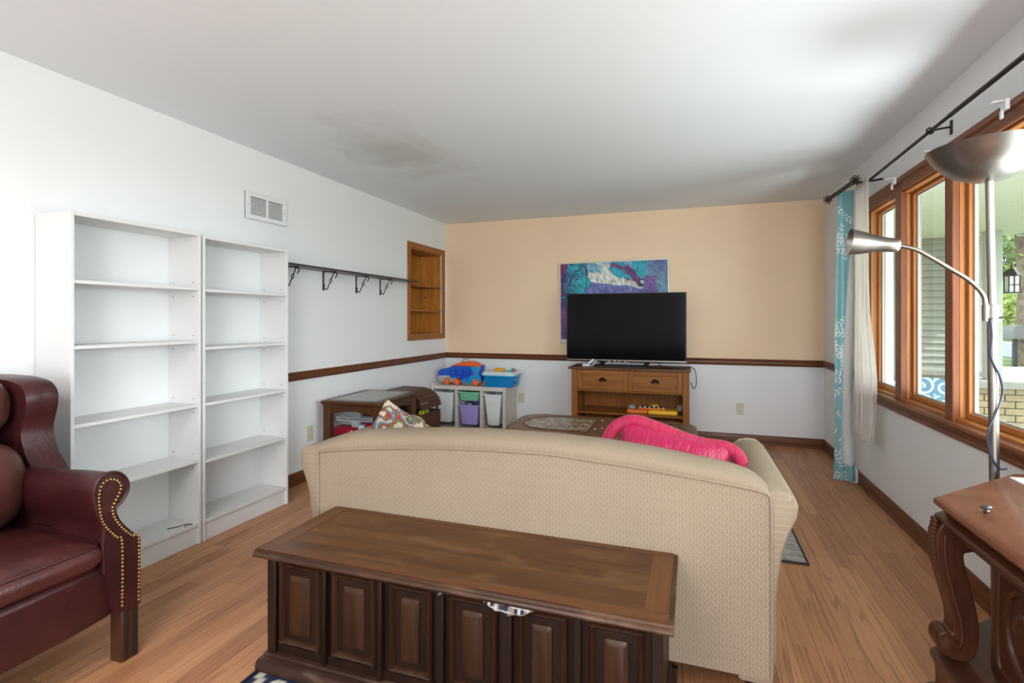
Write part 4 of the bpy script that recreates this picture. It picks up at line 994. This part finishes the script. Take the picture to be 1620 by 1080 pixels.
# rolled arms
APROF = [(1.262,.36),(1.258,.45),(1.262,.52),(1.250,.56),(1.234,.605),(1.228,.655),(1.240,.695),(1.275,.712),(1.315,.70),(1.342,.665),(1.342,.628),(1.322,.596),(1.300,.578),(1.302,.55),(1.322,.51),(1.36,.462),(1.392,.438),(1.392,.19),(1.30,.19)]
AP2 = [tuple(p) for p in catmull([(p[0], p[1], 0) for p in APROF[:16]], 4)]; AP2 = [(p[0], p[1]) for p in AP2] + [APROF[16], APROF[17], APROF[18]]
def arm_chair(mir):
    f = (lambda y: y) if not mir else (lambda y: 2.0 - y)
    rws = []
    for x, dz, sc_ in ((-1.968, 0, .975), (-1.974, 0, 1), (-2.1, -.004, 1), (-2.25, -.014, 1), (-2.4, -.022, 1), (-2.56, -.022, 1)):
        rws.append([Lx((x, f(1.30+(y-1.30)*sc_), z + (dz if z > .5 else 0))) for y, z in AP2])
    a = MB().rings(rws).build('arm', LEA, wc, angle=45)
    inner = []
    # facing panel edge roll
    path = [(1.322,.20),(1.322,.44),(1.300,.475),(1.262,.53),(1.247,.58),(1.243,.64),(1.255,.678),(1.280,.688),(1.306,.675),(1.318,.650),(1.310,.625),(1.297,.602),(1.288,.582),(1.296,.545),(1.325,.495),(1.36,.455),(1.382,.437),(1.382,.20)]
    P = [Vector(Lx((-1.9665, f(y), z))) for y, z in path]
    P = catmull(P, 60); nails = MB(); acc = 0; last = P[0]
    for q in P:
        if (q-last).length >= .0125:
            nails.ball((q.x+.001, q.y, q.z), .004, .0052, .0052, 7, 5); last = q
    nails.build('nailheads', BRASS, wc, kind='stuff')
    MB().tube([Lx((-1.969, f(y), z)) for y, z in AP2[:-3]], .006, 8).build('arm_welt', LEA, wc)
arm_chair(False); arm_chair(True)
# wings
WP = [(-2.80,.50),(-2.80,1.03),(-2.70,1.035),(-2.60,1.034),(-2.53,1.028),(-2.475,1.008),(-2.447,.965),(-2.450,.905),(-2.468,.84),(-2.468,.79),(-2.445,.72),(-2.40,.655),(-2.38,.60),(-2.42,.50)]
WP2 = catmull([(p[0], p[1], 0) for p in WP[1:]], 4); WP2 = [(p.x, p.y) for p in WP2] + [WP[0]]
for mir in (False, True):
    f = (lambda y: y) if not mir else (lambda y: 2.0 - y)
    cxw = sum(p[0] for p in WP2)/len(WP2); czw = sum(p[1] for p in WP2)/len(WP2)
    rws = []
    for y, s_ in ((1.262,.955), (1.275,.985), (1.30,1.0), (1.335,1.0), (1.36,.985), (1.372,.955)):
        rws.append([Lx((cxw+(x-cxw)*s_, f(y + .03*max(0, (x+2.6)/.2)), czw+(z-czw)*s_)) for x, z in WP2])
    MB().rings(rws).build('wing', LEA, wc, angle=50)
MB().prism(rrect(.70, 1.30, .35, 1.06, .06), 'x', -2.82, -2.66).xf(Matrix.Translation((-cx_, -cy_, 0))).build('backrest', LEA, wc, bevel=.03, seg=3)
def puff(name, c, rx, ry, rz, m_, e=2.6):
    mb = MB(); rings = []
    n, mm = 28, 16
    for i in range(mm+1):
        ph = -math.pi/2 + math.pi*i/mm; cp, sp_ = math.cos(ph), math.sin(ph)
        rg_ = []
        for j in range(n):
            th = 2*math.pi*j/n; ct, st = math.cos(th), math.sin(th)
            pw_ = lambda q, e_: math.copysign(abs(q)**e_, q)
            rg_.append(Lx((c[0]+rx*pw_(max(cp,.001), .8)*pw_(ct, .8), c[1]+ry*pw_(max(cp,.001), .5)*pw_(st, .55), c[2]+rz*pw_(sp_, .7))))
        rings.append(rg_)
    return mb.rings(rings).build(name, m_, wc, angle=70)
puff('head_cushion', (-2.555, 1.0, .93), .13, .272, .125, LEAB)
puff('lumbar_cushion', (-2.47, 1.0, .645), .16, .270, .175, LEAB)
for (x, y) in ((-2.003,1.355), (-2.003,.645), (-2.70,1.31), (-2.70,.69)):
    lg = B(x-cx_-.031, x-cx_+.031, y-cy_-.031, y-cy_+.031, 0, .188).build('leg', wood('chair_leg_wood', (.035,.013,.008), (.09,.034,.018), 'z', .3), wc, bevel=.004)
    if x > -2.1:
        fl_ = MB()
        for k in (-1, 1): fl_.box(x-cx_+.031, x-cx_+.034, y-cy_+k*.014-.005, y-cy_+k*.014+.005, .01, .185)
        fl_.build('flute', BLACK, lg)

# ------------------------------------------------------------------ carved console table at the right
MAH = wood('mahogany_z', (.034,.0105,.005), (.088,.029,.013), 'z', .32, coat=.08); MAHY = wood('mahogany_y', (.034,.0105,.005), (.088,.029,.013), 'y', .32, coat=.08); MAHT = wood('mahogany_top', (.125,.038,.017), (.22,.076,.037), 'y', .3, coat=.08, worn=(.33,.155,.09))
ct = thing('console_table', 'carved mahogany console table with scroll leg below the window', 'table', (0,0,0))
def octo(i): return [(.727+i,1.998-i*.41),(1.114-i*.2,2.393-i),(1.175-i,2.393-i),(1.175-i,.36+i),(1.114-i*.2,.36+i),(.727+i,.755+i*.41)]
MB().rings([[(x, y, z) for x, y in octo(i)] for z, i in ((.668,.014),(.674,.004),(.682,0),(.692,.002),(.697,.008),(.700,.016))]).build('top', MAHT, ct, angle=30)
MB().rings([[(x, y, z) for x, y in octo(i)] for z, i in ((.600,.03),(.668,.03))]).build('frieze', MAHY, ct)
MB().rings([[(x, y, z) for x, y in octo(i)] for z, i in ((.628,.012),(.634,.004),(.640,.002),(.646,.006),(.650,.03))]).build('frieze_moulding', MAHY, ct, angle=30)
MB().rings([[(x, y, z) for x, y in octo(i)] for z, i in ((.05,.02),(.06,.0),(.12,.006),(.17,.004),(.19,-.006),(.207,-.008),(.213,.004))]).build('base_plinth', MAHY, ct, angle=30)
body = MB().prism([(.862,1.955),(.845,1.93),(.838,1.90),(.838,.86),(.862,.80),(1.17,.80),(1.17,1.955)], 'z', .213, .630).build('body', MAHY, ct, bevel=.004)
for k in range(3):
    y0 = 1.53 - k*.36; y1 = y0+.33
    p = B(.826, .838, y0, y1, .235, .60).build('carved_panel', MAH, ct, bevel=.004)
    cyp = (y0+y1)/2
    def rope(pts, r_): MB().tube(catmull([(.826, cyp+a, z) for a, z in pts], 6), r_, 8).build('carving', MAH, p)
    rope([(.15,.55),(.12,.56),(.08,.545),(.04,.565),(0,.56),(-.04,.565),(-.08,.545),(-.12,.56),(-.15,.55),(-.15,.30),(-.10,.27),(0,.262),(.10,.27),(.15,.30),(.15,.55)], .007)
    rope([(.09,.50),(.105,.42),(.08,.35),(0,.30),(-.08,.35),(-.105,.42),(-.09,.50),(-.04,.535),(.04,.535),(.09,.50)], .010)
    med = MB().ball((.826, cyp, .43), .022, .06, .08, 16, 10).build('medallion', MAH, p)
    lf = MB()
    for q in range(9):
        a = R(20*q-80); lf.ball((.812, cyp+.035*math.sin(a), .43+.05*math.cos(a)), .010, .009, .018, 8, 6)
    lf.build('carving', MAH, p)
LEG = [(.740,.640),(.722,.610),(.716,.575),(.722,.500),(.740,.420),(.757,.350),(.757,.300),(.738,.300),(.722,.288),(.718,.262),(.728,.236),(.750,.220),(.780,.217),(.806,.232),(.820,.270),(.822,.330),(.814,.390),(.798,.460),(.786,.520),(.786,.545),(.800,.552),(.818,.560),(.820,.580),(.815,.600),(.80,.628)]
LG2 = [(p.x, p.y) for p in catmull([(a, b_, 0) for a, b_ in LEG], 5)]
for yc in (1.975, .78):
    lg = MB().prism(LG2, 'y', yc-.035, yc+.035).build('scroll_leg', MAH, ct, bevel=.006)
    MB().lathe([(.0,-.046),(.022,-.044),(.026,-.036),(.026,.036),(.022,.044),(0,.046)], (.748, yc, .262), 18, 'y').build('lower_volute', MAH, lg)
    MB().lathe([(.0,-.044),(.017,-.042),(.020,-.036),(.020,.036),(.017,.042),(0,.044)], (.803, yc, .575), 18, 'y').build('upper_volute', MAH, lg)
    bd = [(.727+.008*math.sin(k), yc-.02+.04*(k % 2), .635-.012*k) for k in range(12)]
    ac = MB()
    for k in range(11): ac.ball((.722-.004*math.sin(k*.3), yc, .632-.013*k), .009, .020, .010, 8, 6)
    ac.build('leaf_carving', MAH, lg)
    MB().tube([(a, yc-.036, b_) for a, b_ in [(.738,.60),(.735,.56),(.742,.49),(.760,.41),(.777,.34),(.780,.28),(.765,.245)]], .005, 8).build('edge_bead', MAH, lg)
for y in (2.02, 1.05): MB().lathe([(0,-.05),(.03,-.05),(.038,-.03),(.038,.03),(.03,.05),(0,.05)], (.755, y, .036), 18, 'y').build('foot', MAH, ct)
kn = thing('metal_trinket', 'small dark metal knob lying on the console table', 'knob', (.805, 1.862, .700)); kn.rotation_euler = (0, 0, R(30))
MB().lathe([(.006,0),(.008,.008),(.005,.012)], n=12).build('stem', STEEL, kn); MB().ball((0,0,.018), .017, .012, .006, 12, 8).build('cap', plain('gunmetal', (.10,.10,.11), .3, .9), kn)
pp = tag(B(1.06, 1.16, 2.05, 2.30, .7005, .706).build('white_paper', WPLAS), 'white paper at the back corner of the console table', 'paper')

# ------------------------------------------------------------------ floor lamp
lp = thing('floor_lamp', 'brushed nickel floor lamp with upward bowl and reading arm', 'lamp', (1.088, 2.44, 0))
px = lambda x, y, z: (x-1.088, y-2.40, z)
MB().lathe([(.11,0.002),(.11,.015),(.095,.024),(.02,.030),(.016,.05)], n=32).build('base', STEEL, lp)
pole_top = (1.064, 2.40, 1.775)
MB().tube([px(1.088,2.40,.03), px(1.079,2.40,.70), px(1.073,2.40,1.25)], .0155, 16).build('pole', STEEL, lp)
MB().tube([px(1.073,2.40,1.25), px(1.064,2.40,1.785)], .0125, 16).build('upper_pole', STEEL, lp)
MB().lathe([(.02,-.03),(.022,-.028),(.022,.028),(.02,.03)], px(1.0735,2.40,1.285), 16).build('collar', STEEL, lp)
prof = [(.020,0),(.06,.006),(.105,.026),(.145,.058),(.175,.098),(.190,.128),(.192,.130),(.186,.130),(.168,.098),(.138,.060),(.10,.032),(.055,.012),(.012,.008)]
MB().lathe(prof, px(1.064,2.40,1.782), 48).build('bowl_shade', STEEL, lp, angle=60)
MB().tube(catmull([px(1.052,2.395,1.285), px(1.050,2.395,1.325), px(1.040,2.395,1.36), px(.999,2.395,1.410), px(.940,2.395,1.456), px(.882,2.395,1.500), px(.83,2.395,1.535), px(.775,2.395,1.553)], 7), .0085, 12).build('reading_arm', STEEL, lp)
MB().lathe([(.012,-.03),(.013,.03)], px(1.052,2.395,1.285), 12).build('arm_socket', STEEL, lp)
d_ = Vector((-.170, 0, .022)).normalized(); rotm = Vector((0,0,1)).rotation_difference(d_).to_matrix()
hp = [(.008,0),(.022,.004),(.027,.014),(.029,.05),(.033,.085),(.045,.13),(.053,.170),(.054,.176),(.050,.173),(.039,.12),(.024,.06)]
MB().lathe(hp, px(.780,2.395,1.552), 28, mat=rotm).build('reading_shade', STEEL, lp, angle=60)
MB().ball(px(.65,2.395,1.57), .02).build('bulb', plain('bulb_white', (.8,.8,.76), .3), lp)
CORD = plain('cord_blue_grey', (.03,.035,.07), .3)
MB().tube(catmull([px(1.060,2.383,1.26), px(1.063,2.380,1.20), px(1.060,2.380,1.12), px(1.085,2.378,1.05), px(1.094,2.378,.99), px(1.080,2.378,.93), px(1.055,2.376,.86), px(1.048,2.376,.82), px(1.052,2.376,.78), px(1.064,2.374,.735), px(1.085,2.376,.705), px(1.105,2.374,.707)], 8), .004, 8).build('cord', CORD, lp)
MB().tube([px(1.054,2.383,1.262), px(1.098,2.383,1.268)], .004, 6).build('cable_tie', BLACK, lp)

# ------------------------------------------------------------------ curtain rods and curtains
IR = plain('dark_bronze_rod', (.028,.022,.018), .4, .6, var=.15)
rd = thing('curtain_rod', 'long thin dark curtain rod above the window', 'curtain rod', (0,0,0))
MB().tube([(1.138,4.22,2.203),(1.138,2.9,2.212),(1.138,.1,2.222)], .009, 12).build('rod', IR, rd)
MB().tube([(1.138,2.95,2.2118),(1.138,.1,2.2225)], .0108, 12).build('outer_tube', IR, rd)
for y in (3.16, .9):
    b_ = B(XR-.006, XR-.0005, y-.011, y+.011, 2.185, 2.255).build('wall_plate', IR, rd, bevel=.002)
    MB().tube([(XR-.006,y,2.222),(1.18,y,2.218),(1.152,y,2.214)], .005, 8).build('bracket_arm', IR, b_)
    MB().tube([(1.138+.015*math.cos(R(a)), y, 2.2125+.015*math.sin(R(a))) for a in range(0, 360, 30)], .004, 6, loop=True).build('ring_clip', IR, b_)
r2 = thing('short_rod', 'short thick dark rod with wire cage finials holding the teal curtain', 'curtain rod', (0,0,0))
ra, rb_ = Vector((1.050,4.78,2.235)), Vector((1.050,4.12,2.205))
MB().tube([ra+(rb_-ra)*k/6 for k in range(7)], .013, 12).build('rod', IR, r2)
tw = MB()
for k in range(40):
    if k % 2 == 0: tw.tube([ra+(rb_-ra)*(k/40), ra+(rb_-ra)*((k+.9)/40)], .0155, 10)
tw.build('ribbing', IR, r2)
for c, lab in ((Vector((1.050,4.82,2.236)), 0), (Vector((1.050,4.075,2.203)), 1)):
    fn = MB().lathe([(.018,-.022),(.020,0),(.018,.022)], c + (Vector((0,-.03,0)) if lab == 0 else Vector((0,.03,0))), 12, 'y').build('finial_collar', IR, r2)
    cg = MB()
    for k in range(8):
        a = math.pi*2*k/8; rr = .034
        pts = []
        for q in range(9):
            ph = -math.pi/2 + math.pi*q/8; tw_ = a + .7*q/8
            pts.append(c + Vector((rr*math.cos(ph)*math.cos(tw_), rr*math.sin(ph), rr*math.cos(ph)*math.sin(tw_))))
        cg.tube(pts, .0032, 5)
    cg.build('wire_cage', IR, r2)
    MB().ball(c, .010).build('cage_core', IR, r2)
MB().tube([(XR-.002,4.14,2.215),(1.14,4.14,2.205),(1.055,4.14,2.20)], .007, 8).build('bracket_arm', IR, r2)
# teal leaf-print curtain with white lining
random.seed(21)
leaves = []
for _ in range(36):
    cx0, cz0, an = random.uniform(-.02,.18), random.uniform(0,2.3), random.uniform(0, 6.28)
    for k in range(7):
        t_ = k*.030; sx_ = cx0+t_*math.cos(an); sz_ = cz0+t_*math.sin(an)
        for s_ in (-1, 1):
            la = an + s_*.8; leaves.append((sx_+.017*math.cos(la), sz_+.017*math.sin(la), la, .016, .0062))
bins = {}
for l in leaves: bins.setdefault(int(l[1]/.05), []).append(l)
def leafcol(s, z):
    b0 = int(z/.05)
    for bb in (b0-1, b0, b0+1):
        for lx, lz, la, a, b_ in bins.get(bb, ()):
            dx, dz = s-lx, z-lz
            if abs(dx) < .02 and abs(dz) < .02:
                u_, v_ = dx*math.cos(la)+dz*math.sin(la), -dx*math.sin(la)+dz*math.cos(la)
                if (u_/a)**2+(v_/b_)**2 < 1: return (.80,.86,.85)
    return (.28,.53,.57)
def cloth_mat(name, c=None, tr=.35):
    m, N, L, b = newmat(name); N.remove(b)
    df = N.new('ShaderNodeBsdfDiffuse'); tl_ = N.new('ShaderNodeBsdfTranslucent'); mx = N.new('ShaderNodeMixShader'); mx.inputs[0].default_value = tr
    if c is None:
        a = N.new('ShaderNodeVertexColor'); a.layer_name = 'Col'; o_ = a.outputs['Color']
    else:
        mp = coords(N, L, (30, 30, 3)); n = tex(N, L, mp.outputs[0], 2, 4); r = ramp(N, [(.3, tuple(q*.93 for q in c)), (.7, c)]); L.new(n.outputs['Fac'], r.inputs['Fac']); o_ = r.outputs['Color']
    L.new(o_, df.inputs['Color']); L.new(o_, tl_.inputs['Color']); L.new(df.outputs[0], mx.inputs[1]); L.new(tl_.outputs[0], mx.inputs[2]); L.new(mx.outputs[0], N['Material Output'].inputs['Surface']); return m
TEAL = cloth_mat('teal_leaf_cloth', None, .2); LIN = cloth_mat('white_lining', (.92,.93,.94), .35); SHEER = cloth_mat('sheer_cream_cloth', (.94,.90,.86), .62)
tc = thing('teal_curtain', 'teal leaf print curtain with white lining hanging at the window end', 'curtain', (0,4.6,0))
EL = [(0,1.042),(.14,1.044),(.6,1.047),(1.3,1.052),(1.9,1.058),(2.25,1.068)]
FO = [(0,1.088),(.5,1.085),(.9,1.097),(1.3,1.118),(1.7,1.142),(2.0,1.160),(2.2,1.170)]
ER = [(0,1.182),(1.0,1.180),(2.0,1.176),(2.25,1.172)]
def wav(x, z): return .012*math.sin((x-1.04)*95+.6*math.sin(z*3)) + .006*math.sin(z*5+x*20)
g = MB().grid(lambda u, v: ((lambda z: (interp(EL, z)+(interp(FO, z)-interp(EL, z))*u, wav(interp(EL, z)+(interp(FO, z)-interp(EL, z))*u, z)-.006, z))(.03+v*2.22)), 36, 700)
cof = {}
g.build('printed_face', TEAL, tc, solid=.003, colfn=lambda co: leafcol((co.x-1.04)*1.25, co.z))
g = MB().grid(lambda u, v: ((lambda z: (interp(FO, z)-.003+(interp(ER, z)-interp(FO, z)+.003)*u, wav(interp(FO, z)+(interp(ER, z)-interp(FO, z))*u, z)*.8+.006+.02*u, z))(.13+v*2.08)), 20, 90)
g.build('lining', LIN, tc, solid=.003)
g = MB().grid(lambda u, v: ((lambda z: (1.040+.142*u, wav(1.04+.14*u, z)*.8+.0, z))(.025+v*.125)), 60, 50)
g.build('hem', TEAL, tc, solid=.004, colfn=lambda co: leafcol((co.x-1.04)*1.25, co.z+.4))
MB().prism([(1.16,.012),(1.205,.005),(1.205,.10),(1.19,.14),(1.17,.15)], 'y', .012, .020).build('lining_corner', LIN, tc)
sh = thing('sheer_curtain', 'short sheer cream curtain bunched beside the teal curtain', 'curtain', (0,0,0))
SR = [(.42,1.138),(.60,1.158),(.85,1.163),(1.05,1.148),(1.3,1.12),(1.6,1.110),(2.22,1.110)]
def shf(u, v):
    z = .435 + v*1.765 + (.02*math.sin(u*9) if v < .02 else 0)
    xr = interp(SR, z); x = 1.103+(xr-1.103)*u; y = 4.30 - .27*u
    amp = .014*(.5+.5*(1-v))
    return (x + amp*.4*math.sin(u*38), y + amp*math.sin(u*31+1.2*math.sin(z*2.2)) + .008*nz(u*6, z*3), z)
MB().grid(shf, 70, 110).build('sheer_panel', SHEER, sh, solid=.0015, angle=80)
MB().grid(lambda u, v: (1.108+.008*u, 4.295-.25*u+.006*math.sin(u*34), 2.16+v*.065), 50, 8).build('header', SHEER, sh, solid=.006)
MB().tube([(1.125,4.05,.44),(1.124,4.05,.40),(1.126,4.05,.34)], .0012, 5).build('loose_thread', SHEER, sh)
